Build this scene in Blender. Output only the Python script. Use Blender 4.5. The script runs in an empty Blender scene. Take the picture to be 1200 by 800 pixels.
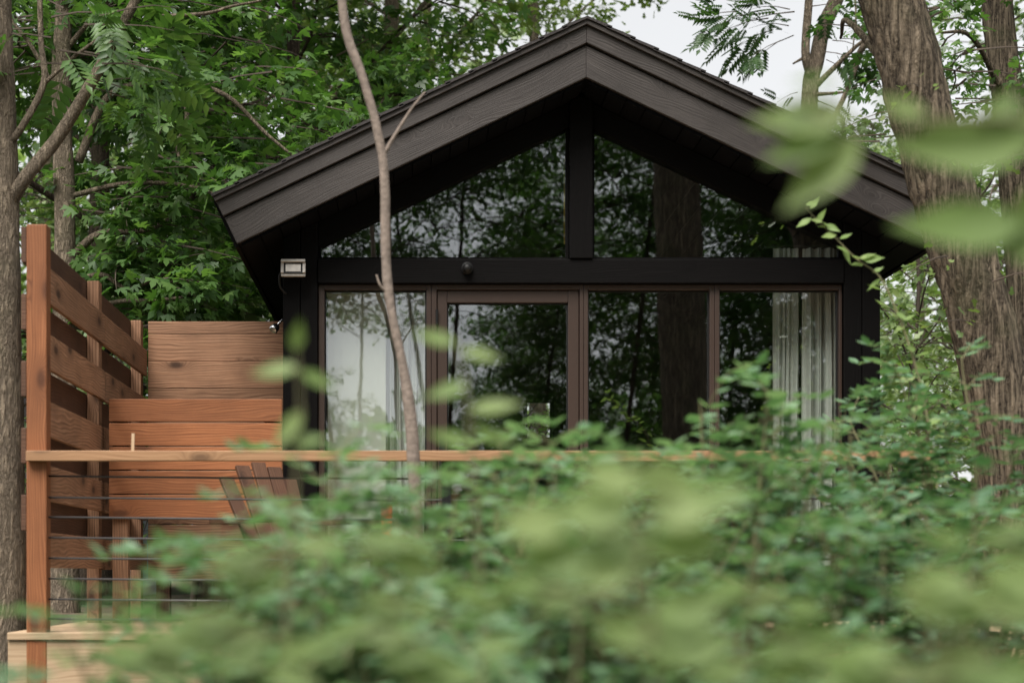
import bpy, math, random
import numpy as np
from mathutils import Vector, Matrix, noise

S = bpy.context.scene
COL = S.collection
R = math.radians

# ------------------------------------------------------------------ camera, world, sun, exposure
FPX, CX, HZ, CAMZ = 2090.0, 480.0, 670.0, 1.6      # focal length, vanishing point and horizon of the 1200 px photograph
cam = bpy.data.cameras.new('camera')
camo = bpy.data.objects.new('camera', cam)
COL.objects.link(camo)
camo.location = (0, 0, CAMZ)
camo.rotation_euler = (R(90), 0, 0)
cam.sensor_width = 36
cam.lens = FPX / 1200 * 36
cam.shift_x = (600 - CX) / 1200
cam.shift_y = (HZ - 400) / 1200
cam.clip_start, cam.clip_end = 0.05, 2000
cam.dof.use_dof = True
cam.dof.focus_distance = 12.0
cam.dof.aperture_fstop = 2.2
S.camera = camo

W = bpy.data.worlds.new('World')
S.world = W
W.use_nodes = True
nt = W.node_tree
nt.nodes.clear()
o = nt.nodes.new('ShaderNodeOutputWorld')
bg = nt.nodes.new('ShaderNodeBackground')
sky = nt.nodes.new('ShaderNodeTexSky')
sky.sky_type = 'NISHITA'
sky.sun_disc = False
sky.sun_elevation = R(58)
sky.sun_rotation = R(205)
sky.air_density = 1.0
sky.dust_density = 3.0
bw = nt.nodes.new('ShaderNodeRGBToBW')
tint = nt.nodes.new('ShaderNodeMix'); tint.data_type = 'RGBA'
tint.inputs[0].default_value = 0.96
tc = nt.nodes.new('ShaderNodeTexCoord')
cn = nt.nodes.new('ShaderNodeTexNoise'); cn.inputs['Scale'].default_value = 2.2; cn.inputs['Detail'].default_value = 4
cr = nt.nodes.new('ShaderNodeMapRange'); cr.inputs[1].default_value = .3; cr.inputs[2].default_value = .7
cr.inputs[3].default_value = .92; cr.inputs[4].default_value = 1.1
mul = nt.nodes.new('ShaderNodeMath'); mul.operation = 'MULTIPLY'
comb = nt.nodes.new('ShaderNodeCombineColor')
L = nt.links.new
L(sky.outputs[0], bw.inputs[0]); L(tc.outputs['Generated'], cn.inputs['Vector']); L(cn.outputs['Fac'], cr.inputs[0])
pw = nt.nodes.new('ShaderNodeMath'); pw.operation = 'POWER'; pw.inputs[1].default_value = .35     # cloud cover evens the sky out
mu2 = nt.nodes.new('ShaderNodeMath'); mu2.operation = 'MULTIPLY'; mu2.inputs[1].default_value = 1.42
L(bw.outputs[0], pw.inputs[0]); L(pw.outputs[0], mu2.inputs[0]); L(mu2.outputs[0], mul.inputs[0]); L(cr.outputs[0], mul.inputs[1])
for i in range(3): L(mul.outputs[0], comb.inputs[i])
L(sky.outputs[0], tint.inputs[6]); L(comb.outputs[0], tint.inputs[7])
L(tint.outputs[2], bg.inputs[0]); L(bg.outputs[0], o.inputs[0])
bg.inputs[1].default_value = 0.15

sun = bpy.data.lights.new('sun', 'SUN')
sun.energy = 2.7
sun.angle = R(40)
sun.color = (1.0, .96, .9)
suno = bpy.data.objects.new('sun', sun)
COL.objects.link(suno)
# light comes from behind the camera, a little to the left, high up
el, az = R(58), R(205)
d = Vector((math.sin(az) * math.cos(el), math.cos(az) * math.cos(el), math.sin(el)))
suno.rotation_euler = d.to_track_quat('Z', 'Y').to_euler()

S.view_settings.view_transform = 'Standard'
S.view_settings.look = 'None'
S.view_settings.gamma = 1
S.view_settings.use_curve_mapping = False
S.view_settings.exposure = 1.58
S.render.engine = 'CYCLES'
S.cycles.max_bounces = 8
S.cycles.transparent_max_bounces = 12


def at(x, y, Y):
    """a point at distance Y that the photograph shows at pixel x, y"""
    return Vector(((x - CX) * Y / FPX, Y, CAMZ + (HZ - y) * Y / FPX))


def gx(x, Y): return (x - CX) * Y / FPX
def gz(y, Y): return CAMZ + (HZ - y) * Y / FPX


# ------------------------------------------------------------------ naming
def tag(o, label=None, cat=None, group=None, kind=None):
    if label: o['label'] = label
    if cat: o['category'] = cat
    if group: o['group'] = group
    if kind: o['kind'] = kind
    return o


def thing(name, label, cat, loc=(0, 0, 0), group=None):
    e = bpy.data.objects.new(name, None)
    e.empty_display_size = .1
    COL.objects.link(e)
    e.location = loc
    return tag(e, label, cat, group)


# ------------------------------------------------------------------ mesh builder
class MB:
    def __init__(s):
        s.v, s.f, s.uv = [], [], []

    def face(s, idx, uvs):
        s.f.append(idx); s.uv.append(uvs)

    def obox(s, c, ax, ay, az, hx, hy, hz):
        """oriented box; u of its grain runs along ax"""
        c = Vector(c); ax = Vector(ax).normalized(); ay = Vector(ay).normalized(); az = Vector(az).normalized()
        b = len(s.v)
        for i in (-1, 1):
            for j in (-1, 1):
                for k in (-1, 1):
                    s.v.append(tuple(c + ax * hx * i + ay * hy * j + az * hz * k))
        L_ = [(i, j, k) for i in (-1, 1) for j in (-1, 1) for k in (-1, 1)]
        for q, axis in (((0, 1, 3, 2), 0), ((4, 6, 7, 5), 0), ((0, 4, 5, 1), 1), ((2, 3, 7, 6), 1), ((0, 2, 6, 4), 2), ((1, 5, 7, 3), 2)):
            uvs = []
            for t in q:
                i, j, k = L_[t]
                if axis == 0: uvs.append((k * hz * .08, j * hy))
                elif axis == 1: uvs.append((i * hx, k * hz))
                else: uvs.append((i * hx, j * hy + 3.1))
            s.face(tuple(b + t for t in q), uvs)

    def box(s, x0, x1, y0, y1, z0, z1):
        c = ((x0 + x1) / 2, (y0 + y1) / 2, (z0 + z1) / 2)
        h = [abs(x1 - x0) / 2, abs(y1 - y0) / 2, abs(z1 - z0) / 2]
        A = [(1, 0, 0), (0, 1, 0), (0, 0, 1)]
        m = h.index(max(h))
        if m == 0: o_ = (0, 1, 2)
        elif m == 1: o_ = (1, 2, 0)
        else: o_ = (2, 0, 1)
        s.obox(c, A[o_[0]], A[o_[1]], A[o_[2]], h[o_[0]], h[o_[1]], h[o_[2]])

    def prism(s, poly, y0, y1, slope=None):
        """a polygon in x, z pulled along y; slope = direction of the grain in x, z"""
        n = len(poly); b = len(s.v)
        dx, dz = slope or (1, 0)
        for y in (y0, y1):
            for x, z in poly: s.v.append((x, y, z))
        g = lambda x, z: (x * dx + z * dz, -x * dz + z * dx)
        s.face(tuple(b + i for i in range(n)), [g(*p) for p in poly])
        s.face(tuple(b + n + i for i in reversed(range(n))), [g(*p) for p in reversed(poly)])
        for i in range(n):
            j = (i + 1) % n
            e = math.dist(poly[i], poly[j])
            if e > abs(y1 - y0): uvs = [(0, 0), (0, y1 - y0), (e, y1 - y0), (e, 0)]
            else: uvs = [(0, 0), (y1 - y0, 0), (y1 - y0, e), (0, e)]
            s.face((b + i, b + n + i, b + n + j, b + j), uvs)

    def tube(s, path, rad, n=8, cap=True, rough=0.0, seed=0):
        path = [Vector(p) for p in path]
        b0 = len(s.v); m = len(path); ref = Vector((0, 0, 1)); L_ = 0
        up = None; vs = []
        for i, p in enumerate(path):
            t = (path[min(i + 1, m - 1)] - path[max(i - 1, 0)])
            t = t.normalized() if t.length > 1e-9 else Vector((0, 0, 1))
            if up is None:
                up = t.orthogonal().normalized()
            else:
                up = (up - t * up.dot(t))
                up = up.normalized() if up.length > 1e-6 else t.orthogonal().normalized()
            w = t.cross(up)
            if i: L_ += (p - path[i - 1]).length
            vs.append(L_)
            r = rad[i] if hasattr(rad, '__len__') else rad
            for k in range(n):
                a = 2 * math.pi * k / n
                dirn = up * math.cos(a) + w * math.sin(a)
                rr = r
                if rough:
                    q = p + dirn * r
                    rr = r * (1 + rough * noise.noise(Vector((q.x * 9 + seed, q.y * 9, q.z * 2.2))) + rough * .7 * noise.noise(Vector((q.x * 26, q.y * 26 + seed, q.z * 6))))
                s.v.append(tuple(p + dirn * rr))
        for i in range(m - 1):
            for k in range(n):
                k2 = (k + 1) % n
                s.face((b0 + i * n + k, b0 + i * n + k2, b0 + (i + 1) * n + k2, b0 + (i + 1) * n + k),
                       [(vs[i], k / n), (vs[i], (k + 1) / n), (vs[i + 1], (k + 1) / n), (vs[i + 1], k / n)])
        if cap:
            s.face(tuple(b0 + k for k in reversed(range(n))), [(0, k / n) for k in range(n)])
            s.face(tuple(b0 + (m - 1) * n + k for k in range(n)), [(vs[-1], k / n) for k in range(n)])

    def lathe(s, prof, c, axis=(0, 0, 1), n=20):
        c = Vector(c); axis = Vector(axis).normalized(); u = axis.orthogonal().normalized(); w = axis.cross(u)
        b = len(s.v)
        for r, h in prof:
            for k in range(n):
                a = 2 * math.pi * k / n
                s.v.append(tuple(c + axis * h + (u * math.cos(a) + w * math.sin(a)) * r))
        for i in range(len(prof) - 1):
            for k in range(n):
                k2 = (k + 1) % n
                s.face((b + i * n + k, b + i * n + k2, b + (i + 1) * n + k2, b + (i + 1) * n + k), [(0, 0)] * 4)
        s.face(tuple(b + k for k in reversed(range(n))), [(0, 0)] * n)
        s.face(tuple(b + (len(prof) - 1) * n + k for k in range(n)), [(0, 0)] * n)

    def mesh(s, name, mat, smooth=False):
        me = bpy.data.meshes.new(name)
        me.from_pydata(s.v, [], s.f)
        uv = me.uv_layers.new(name='UVMap')
        flat = [c for f in s.uv for p in f for c in p]
        uv.data.foreach_set('uv', flat)
        me.materials.append(mat)
        if smooth: me.polygons.foreach_set('use_smooth', [True] * len(me.polygons))
        me.update()
        return me

    def build(s, name, mat, parent=None, smooth=False, bevel=0, loc=None):
        return link(name, s.mesh(name, mat, smooth), parent, bevel, loc)


def link(name, me, parent=None, bevel=0, loc=None):
    o = bpy.data.objects.new(name, me)
    COL.objects.link(o)
    if parent is not None:
        o.parent = parent
        # meshes are written in world coordinates: undo the empty's place
        if loc is None:
            o.matrix_parent_inverse = Matrix.Translation(parent_world(parent)).inverted()
    if loc is not None: o.location = loc
    if bevel:
        m = o.modifiers.new('bevel', 'BEVEL'); m.width = bevel; m.segments = 2; m.limit_method = 'ANGLE'
    return o


def parent_world(p):
    v = Vector(p.location)
    if p.parent is not None:
        v = p.matrix_parent_inverse.translation + v + parent_world(p.parent)
    return v


# ------------------------------------------------------------------ materials
def mat(name):
    m = bpy.data.materials.new(name); m.use_nodes = True
    n = m.node_tree; n.nodes.clear()
    out = n.nodes.new('ShaderNodeOutputMaterial')
    return m, n, out


class NG:
    """small helper to wire nodes"""
    def __init__(s, n): s.n = n
    def node(s, t, **kw):
        x = s.n.nodes.new(t)
        for k, v in kw.items():
            if k.startswith('i_'):
                key = k[2:]
                x.inputs[int(key) if key.isdigit() else key].default_value = v
            else: setattr(x, k, v)
        return x
    def l(s, a, b): s.n.links.new(a, b)
    def math(s, op, a, b=None, c=None):
        x = s.node('ShaderNodeMath', operation=op)
        for i, q in enumerate((a, b, c)):
            if q is None: continue
            if isinstance(q, (int, float)): x.inputs[i].default_value = q
            else: s.l(q, x.inputs[i])
        return x.outputs[0]
    def mixc(s, f, a, b, blend='MIX'):
        x = s.node('ShaderNodeMix', data_type='RGBA', blend_type=blend)
        for i, q in ((0, f), (6, a), (7, b)):
            if isinstance(q, (int, float)): x.inputs[i].default_value = q
            elif isinstance(q, tuple): x.inputs[i].default_value = (*q, 1)
            else: s.l(q, x.inputs[i])
        return x.outputs[2]
    def ramp(s, f, stops):
        x = s.node('ShaderNodeValToRGB')
        while len(x.color_ramp.elements) < len(stops): x.color_ramp.elements.new(.5)
        for e, (p, c) in zip(x.color_ramp.elements, stops):
            e.position = p; e.color = (*c, 1)
        s.l(f, x.inputs[0])
        return x.outputs[0]


def wood(name, dark, mid, light, rough=.6, grain=55, knots=.5, spec=.3, bump=.25, island=.35, weather=0.0):
    m, n, out = mat(name); g = NG(n)
    tc = g.node('ShaderNodeTexCoord'); geo = g.node('ShaderNodeNewGeometry')
    sep = g.node('ShaderNodeSeparateXYZ'); g.l(tc.outputs['UV'], sep.inputs[0])
    rnd = geo.outputs['Random Per Island']
    u = g.math('ADD', sep.outputs[0], g.math('MULTIPLY', rnd, 37.0))
    v = g.math('ADD', sep.outputs[1], g.math('MULTIPLY', rnd, 11.0))
    kv = g.node('ShaderNodeCombineXYZ'); g.l(g.math('MULTIPLY', u, 2.6), kv.inputs[0]); g.l(g.math('MULTIPLY', v, 6.0), kv.inputs[1])
    vor = g.node('ShaderNodeTexVoronoi', voronoi_dimensions='2D', i_Scale=1.0); g.l(kv.outputs[0], vor.inputs['Vector'])
    ksep = g.node('ShaderNodeSeparateColor'); g.l(vor.outputs['Color'], ksep.inputs[0])
    kd = g.math('ADD', vor.outputs['Distance'], g.math('MULTIPLY', g.math('GREATER_THAN', ksep.outputs[0], .5), 1.0))
    fall = g.node('ShaderNodeMapRange', interpolation_type='SMOOTHSTEP', i_1=0.0, i_2=.34, i_3=1.0, i_4=0.0); g.l(kd, fall.inputs[0])
    knot = g.node('ShaderNodeMapRange', interpolation_type='SMOOTHSTEP', i_1=.05, i_2=.19, i_3=1.0, i_4=0.0); g.l(kd, knot.inputs[0])
    low = g.node('ShaderNodeCombineXYZ'); g.l(g.math('MULTIPLY', u, .9), low.inputs[0]); g.l(g.math('MULTIPLY', v, 3.0), low.inputs[1])
    ln = g.node('ShaderNodeTexNoise', i_Scale=1.0, i_Detail=3.0); g.l(low.outputs[0], ln.inputs['Vector'])
    vv = g.math('ADD', v, g.math('ADD', g.math('MULTIPLY', fall.outputs[0], .07), g.math('MULTIPLY', ln.outputs['Fac'], .16)))
    rings = g.math('SINE', g.math('ADD', g.math('MULTIPLY', vv, grain * 11.0), g.math('MULTIPLY', ln.outputs['Fac'], 9.0)))
    fine = g.node('ShaderNodeCombineXYZ'); g.l(g.math('MULTIPLY', u, 3.0), fine.inputs[0]); g.l(g.math('MULTIPLY', vv, 160.0), fine.inputs[1])
    fn = g.node('ShaderNodeTexNoise', i_Scale=1.0, i_Detail=4.0); g.l(fine.outputs[0], fn.inputs['Vector'])
    tone = g.math('ADD', g.math('MULTIPLY', rings, .10), g.math('ADD', g.math('MULTIPLY', fn.outputs['Fac'], .9), .02))
    c = g.ramp(tone, [(.15, dark), (.5, mid), (.85, light)])
    c = g.mixc(g.math('MULTIPLY', knot.outputs[0], knots), c, tuple(q * .25 for q in dark))
    halo = g.node('ShaderNodeMapRange', interpolation_type='SMOOTHSTEP', i_1=.1, i_2=.45, i_3=1.0, i_4=0.0); g.l(kd, halo.inputs[0])
    c = g.mixc(g.math('MULTIPLY', g.math('MULTIPLY', halo.outputs[0], fn.outputs['Fac']), knots * .9), c, dark)
    val = g.math('ADD', g.math('MULTIPLY', rnd, island), 1 - island / 2)
    hs = g.node('ShaderNodeHueSaturation'); g.l(val, hs.inputs['Value']); g.l(c, hs.inputs['Color'])
    c = hs.outputs[0]
    if weather:
        st = g.node('ShaderNodeTexNoise', i_Scale=2.3, i_Detail=6.0, i_Roughness=.65); g.l(tc.outputs['Object'], st.inputs['Vector'])
        sm = g.node('ShaderNodeMapRange', i_1=.42, i_2=.7, i_3=0.0, i_4=weather); g.l(st.outputs['Fac'], sm.inputs[0])
        c = g.mixc(sm.outputs[0], c, tuple(q * .45 for q in mid))
    p = g.node('ShaderNodeBsdfPrincipled', i_Roughness=rough); p.inputs['Specular IOR Level'].default_value = spec
    g.l(c, p.inputs['Base Color'])
    bp = g.node('ShaderNodeBump', i_Strength=bump, i_Distance=.004); g.l(fn.outputs['Fac'], bp.inputs['Height']); g.l(bp.outputs[0], p.inputs['Normal'])
    g.l(p.outputs[0], out.inputs[0])
    return m


def plain(name, col, rough=.5, metal=0.0, spec=.5, var=.15, bump=0.0, scale=30):
    m, n, out = mat(name); g = NG(n)
    tc = g.node('ShaderNodeTexCoord')
    nz = g.node('ShaderNodeTexNoise', i_Scale=scale, i_Detail=5.0); g.l(tc.outputs['Object'], nz.inputs['Vector'])
    c = g.mixc(nz.outputs['Fac'], tuple(q * (1 - var) for q in col), tuple(min(1, q * (1 + var)) for q in col))
    p = g.node('ShaderNodeBsdfPrincipled', i_Roughness=rough, i_Metallic=metal); p.inputs['Specular IOR Level'].default_value = spec
    g.l(c, p.inputs['Base Color'])
    if bump:
        b = g.node('ShaderNodeBump', i_Strength=bump, i_Distance=.01); g.l(nz.outputs['Fac'], b.inputs['Height']); g.l(b.outputs[0], p.inputs['Normal'])
    g.l(p.outputs[0], out.inputs[0])
    return m


def bark(name, dark, light, ridge=9.0, moss=0.0, stretch=.2, low=.33):
    m, n, out = mat(name); g = NG(n)
    tc = g.node('ShaderNodeTexCoord')
    mp = g.node('ShaderNodeMapping'); mp.inputs['Scale'].default_value = (ridge * 1.5, ridge * 1.5, ridge * stretch)
    g.l(tc.outputs['Object'], mp.inputs[0])
    a = g.node('ShaderNodeTexNoise', i_Scale=1.0, i_Detail=5.0, i_Roughness=.6, i_Distortion=.35); g.l(mp.outputs[0], a.inputs['Vector'])
    ridged = g.math('MINIMUM', g.math('MULTIPLY', g.math('ABSOLUTE', g.math('SUBTRACT', a.outputs['Fac'], .5)), 5.5), 1.0)
    mp2 = g.node('ShaderNodeMapping'); mp2.inputs['Scale'].default_value = (ridge * 2.2, ridge * 2.2, ridge * 1.1)
    g.l(tc.outputs['Object'], mp2.inputs[0])
    fn = g.node('ShaderNodeTexNoise', i_Scale=1.6, i_Detail=8.0, i_Roughness=.7); g.l(mp2.outputs[0], fn.inputs['Vector'])
    h = g.math('ADD', g.math('MULTIPLY', ridged, .55), g.math('MULTIPLY', fn.outputs['Fac'], .75))
    c = g.ramp(h, [(low, dark), (.6, tuple((a + b) / 2 for a, b in zip(dark, light))), (1.0, light)])
    if moss:
        mn = g.node('ShaderNodeTexNoise', i_Scale=2.5, i_Detail=6.0); g.l(tc.outputs['Object'], mn.inputs['Vector'])
        mr = g.node('ShaderNodeMapRange', i_1=.5, i_2=.68, i_3=0.0, i_4=moss); g.l(mn.outputs['Fac'], mr.inputs[0])
        c = g.mixc(mr.outputs[0], c, (.10, .11, .05))
    p = g.node('ShaderNodeBsdfPrincipled', i_Roughness=.9); p.inputs['Specular IOR Level'].default_value = .15
    g.l(c, p.inputs['Base Color'])
    b = g.node('ShaderNodeBump', i_Strength=1.0, i_Distance=.05); g.l(h, b.inputs['Height']); g.l(b.outputs[0], p.inputs['Normal'])
    g.l(p.outputs[0], out.inputs[0])
    return m


def leafmat(name, cols, trans=.45, rough=.42, spec=.45):
    m, n, out = mat(name); g = NG(n)
    geo = g.node('ShaderNodeNewGeometry')
    k = len(cols)
    c = g.ramp(geo.outputs['Random Per Island'], [(i / (k - 1), q) for i, q in enumerate(cols)])
    p = g.node('ShaderNodeBsdfPrincipled', i_Roughness=rough); p.inputs['Specular IOR Level'].default_value = spec
    g.l(c, p.inputs['Base Color'])
    t = g.node('ShaderNodeBsdfTranslucent')
    c2 = g.mixc(1.0, c, (1.2, 1.3, .7), 'MULTIPLY'); g.l(c2, t.inputs[0])
    mx = g.node('ShaderNodeMixShader', i_0=trans); g.l(p.outputs[0], mx.inputs[1]); g.l(t.outputs[0], mx.inputs[2])
    g.l(mx.outputs[0], out.inputs[0])
    return m


def glassmat(name, ior=1.75, wav=.02):
    m, n, out = mat(name); g = NG(n)
    tc = g.node('ShaderNodeTexCoord')
    nz = g.node('ShaderNodeTexNoise', i_Scale=5.0, i_Detail=2.0); g.l(tc.outputs['Object'], nz.inputs['Vector'])
    nz2 = g.node('ShaderNodeTexNoise', i_Scale=38.0, i_Detail=1.0); g.l(tc.outputs['Object'], nz2.inputs['Vector'])
    hgt = g.math('ADD', nz.outputs['Fac'], g.math('MULTIPLY', nz2.outputs['Fac'], .05))
    b = g.node('ShaderNodeBump', i_Strength=wav, i_Distance=.02); g.l(hgt, b.inputs['Height'])
    geo = g.node('ShaderNodeNewGeometry')
    dt = g.node('ShaderNodeVectorMath', operation='DOT_PRODUCT'); g.l(geo.outputs['Normal'], dt.inputs[0]); g.l(geo.outputs['Incoming'], dt.inputs[1])
    ca = g.math('SUBTRACT', 1.0, g.math('ABSOLUTE', dt.outputs['Value']))
    f0 = ((ior - 1) / (ior + 1)) ** 2
    fr = g.node('ShaderNodeMath', operation='ADD'); fr.inputs[1].default_value = f0; g.l(g.math('MULTIPLY', g.math('POWER', ca, 5.0), 1 - f0), fr.inputs[0])
    tr = g.node('ShaderNodeBsdfTransparent'); tr.inputs[0].default_value = (.95, .975, .96, 1)
    gl = g.node('ShaderNodeBsdfGlossy', i_Roughness=.0); gl.inputs[0].default_value = (.95, .97, 1, 1)
    g.l(b.outputs[0], gl.inputs['Normal'])
    mx = g.node('ShaderNodeMixShader'); g.l(fr.outputs[0], mx.inputs[0]); g.l(tr.outputs[0], mx.inputs[1]); g.l(gl.outputs[0], mx.inputs[2])
    g.l(mx.outputs[0], out.inputs[0])
    return m


def clothmat(name, col, trans=.35, weave=220):
    m, n, out = mat(name); g = NG(n)
    tc = g.node('ShaderNodeTexCoord')
    nz = g.node('ShaderNodeTexNoise', i_Scale=weave, i_Detail=2.0); g.l(tc.outputs['Object'], nz.inputs['Vector'])
    c = g.mixc(nz.outputs['Fac'], tuple(q * .8 for q in col), col)
    d1 = g.node('ShaderNodeBsdfDiffuse'); g.l(c, d1.inputs[0])
    t = g.node('ShaderNodeBsdfTranslucent'); g.l(c, t.inputs[0])
    mx = g.node('ShaderNodeMixShader', i_0=trans); g.l(d1.outputs[0], mx.inputs[1]); g.l(t.outputs[0], mx.inputs[2])
    g.l(mx.outputs[0], out.inputs[0])
    return m


M = {}
M['fascia'] = wood('black_stained_wood_lit', (.022, .0185, .0172), (.048, .041, .038), (.082, .072, .067), rough=.55, grain=40, knots=.2, spec=.25, bump=.5, island=.2, weather=.5)  # cabin stain, its colour lightened for the open sky light on the roof edge
M['black'] = wood('black_stained_wood_shaded', (.0022, .002, .002), (.0036, .0031, .0031), (.0052, .0046, .0046), rough=.6, grain=40, knots=.2, spec=.07, bump=.3, island=.2)  # cabin stain, its colour darkened for the shade under the roof overhang
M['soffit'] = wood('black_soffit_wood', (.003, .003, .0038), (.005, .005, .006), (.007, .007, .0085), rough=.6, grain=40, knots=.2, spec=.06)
M['bronze'] = plain('brown_window_metal', (.034, .020, .0145), rough=.45, spec=.4, var=.1)
M['cedar'] = wood('orange_cedar', (.125, .042, .015), (.24, .088, .034), (.345, .140, .058), rough=.6, grain=38, knots=.9, island=.6, weather=.45)
M['fence'] = wood('brown_weathered_boards', (.075, .035, .018), (.275, .143, .080), (.44, .26, .16), rough=.7, grain=30, knots=1.0, weather=.5, island=.45, bump=.4)
M['fencedark'] = wood('dark_brown_boards', (.042, .018, .010), (.085, .040, .022), (.13, .068, .040), rough=.65, grain=34, knots=.6, weather=.6)  # darker brown boards for the outer screen face, rear posts and chair
M['newwood'] = wood('pale_new_lumber', (.27, .18, .105), (.38, .27, .17), (.46, .34, .23), rough=.6, grain=26, knots=.7)
M['rail'] = wood('light_rail_lumber', (.20, .105, .052), (.31, .172, .088), (.39, .235, .132), rough=.6, grain=26, knots=.85)
M['steel'] = plain('cable_steel', (.045, .042, .042), rough=.5, metal=.2)
M['chrome'] = plain('bright_metal', (.7, .7, .72), rough=.22, metal=1.0, var=.03)
M['lampgrey'] = plain('aged_grey_metal', (.40, .37, .34), rough=.5, metal=.2, var=.3, scale=60)
M['lampglass'] = plain('lamp_reflector_glass', (.36, .33, .30), rough=.3, metal=.3, var=.45, scale=40)
M['blackplastic'] = plain('black_plastic', (.008, .008, .008), rough=.5, spec=.25)
M['brass'] = plain('brass', (.45, .30, .08), rough=.35, metal=.7)
M['inwall'] = plain('dark_interior_boards', (.045, .038, .032), rough=.7)
M['infloor'] = plain('interior_floor', (.12, .085, .06), rough=.5)
M['curtain'] = clothmat('grey_curtain_linen', (.74, .75, .71), .25)
M['sheer'] = clothmat('cream_shade_cloth', (.80, .80, .72), .3, 300)
M['shingle'] = plain('dark_shingles', (.03, .026, .026), rough=.9, var=.5, bump=.6, scale=60)
M['siding'] = plain('blue_grey_siding', (.16, .17, .20), rough=.7, var=.2)
M['red'] = plain('red_orange_paint', (.55, .07, .03), rough=.45)
M['glass'] = glassmat('window_glass', 2.15, .004)
M['bark_oak'] = bark('brown_furrowed_bark', (.024, .018, .013), (.29, .23, .165), 16, .3, .12, .33)
M['bark_grey'] = bark('grey_flaky_bark', (.08, .063, .047), (.38, .305, .225), 22, .25, .34, .20)
M['bark_dark'] = bark('dark_bark', (.028, .021, .016), (.11, .080, .058), 14, .3)
M['bark_smooth'] = plain('smooth_grey_bark', (.17, .132, .108), rough=.85, var=.6, bump=.6, scale=38)
M['twig'] = plain('brown_twigs', (.06, .043, .03), rough=.8, var=.3)
M['greentwig'] = plain('green_brown_twigs', (.14, .13, .06), rough=.7, var=.3)
M['maple'] = leafmat('maple_leaves', [(.030, .072, .016), (.048, .110, .024), (.070, .145, .032), (.105, .185, .050)])
M['oak'] = leafmat('olive_leaves', [(.066, .11, .028), (.105, .16, .042), (.14, .20, .060), (.18, .235, .09)])
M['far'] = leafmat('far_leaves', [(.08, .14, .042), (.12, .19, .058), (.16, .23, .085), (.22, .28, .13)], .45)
M['ash'] = leafmat('compound_leaves', [(.028, .062, .022), (.04, .085, .028), (.055, .10, .035)])
M['shrub'] = leafmat('bush_leaves', [(.080, .165, .080), (.112, .210, .104), (.145, .25, .136), (.195, .29, .172)], .38, .40, .6)
M['shrubdark'] = leafmat('deep_green_bush_leaves', [(.052, .120, .058), (.075, .160, .076), (.104, .195, .102), (.145, .24, .136)], .35, .40, .6)
M['lime'] = leafmat('yellow_green_young_leaves', [(.19, .28, .10), (.24, .33, .12), (.29, .37, .145)], .45, .5, .3)
M['nearleaf'] = leafmat('soft_green_leaves', [(.15, .23, .068), (.18, .26, .085), (.215, .285, .105)], .42, .5, .3)


# ------------------------------------------------------------------ leaves in bulk
def T(v, f): return np.array(v, float), f
OVAL = T([(0, 0, 0), (.36, 0, -.05), (.70, 0, -.04), (1, 0, .03), (.26, .27, .03), (.62, .29, .04), (.26, -.27, .03), (.62, -.29, .04)],
         [(0, 1, 4), (1, 2, 5, 4), (2, 3, 5), (0, 6, 1), (1, 6, 7, 2), (2, 7, 3)])
POINTED = T([(0, 0, 0), (.2, 0, -.02), (.42, 0, -.04), (.66, 0, -.04), (.85, 0, -.01), (1.06, 0, .05), (.08, .07, .0), (.24, .185, .02), (.45, .225, .03), (.67, .165, .03), (.87, .07, .02), (.08, -.07, .0), (.24, -.185, .02), (.45, -.225, .03), (.67, -.165, .03), (.87, -.07, .02)],
            [(0, 1, 7, 6), (1, 2, 8, 7), (2, 3, 9, 8), (3, 4, 10, 9), (4, 5, 10), (0, 11, 12, 1), (1, 12, 13, 2), (2, 13, 14, 3), (3, 14, 15, 4), (4, 15, 5)])
SIMPLE = T([(0, 0, 0), (1, 0, 0), (.45, .27, .06), (.45, -.27, .06)], [(0, 1, 2), (0, 3, 1)])
OAKL = T([(0, 0, 0), (.5, 0, -.03), (1, 0, 0), (.3, .20, .02), (.48, .13, .0), (.70, .33, .05), (.3, -.20, .02), (.48, -.13, .0), (.70, -.33, .05)],
         [(0, 1, 4, 3), (1, 2, 5, 4), (0, 6, 7, 1), (1, 7, 8, 2)])
MAPLE = T([(0, 0, 0), (.30, .15, .0), (.60, .19, .02), (1, 0, -.06), (.60, -.19, .02), (.30, -.15, .0), (.52, .36, .02), (.72, .50, -.04), (.12, .34, .03), (.12, .56, -.03), (.38, .46, .02),
           (.52, -.36, .02), (.72, -.50, -.04), (.12, -.34, .03), (.12, -.56, -.03), (.38, -.46, .02)],
          [(0, 5, 4, 3, 2, 1), (0, 1, 6, 7, 10), (0, 15, 12, 11, 5), (0, 10, 9, 8), (0, 13, 14, 15)])


def compound(n=6):
    v, f = [], []
    def lf(p, ang, s):
        b = len(v); c, q = math.cos(ang), math.sin(ang)
        for x, y, z in ((0, 0, 0), (1, 0, -.12), (.45, .2, .03), (.45, -.2, .03)):
            v.append((p[0] + s * (x * c - y * q), p[1] + s * (x * q + y * c), p[2] + s * z))
        f.extend([(b, b + 1, b + 2), (b, b + 3, b + 1)])
    v.extend([(0, .008, 0), (0, -.008, 0), (1, 0, -.1)]); f.append((0, 1, 2))
    for i in range(n):
        t = .25 + .62 * i / (n - 1)
        for sgn in (1, -1): lf((t, 0, -.1 * t * t), sgn * R(58), .40 * (1 - .25 * t))
    lf((.95, 0, -.1), 0, .33)
    return T(v, f)


ASH = compound()


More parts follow.
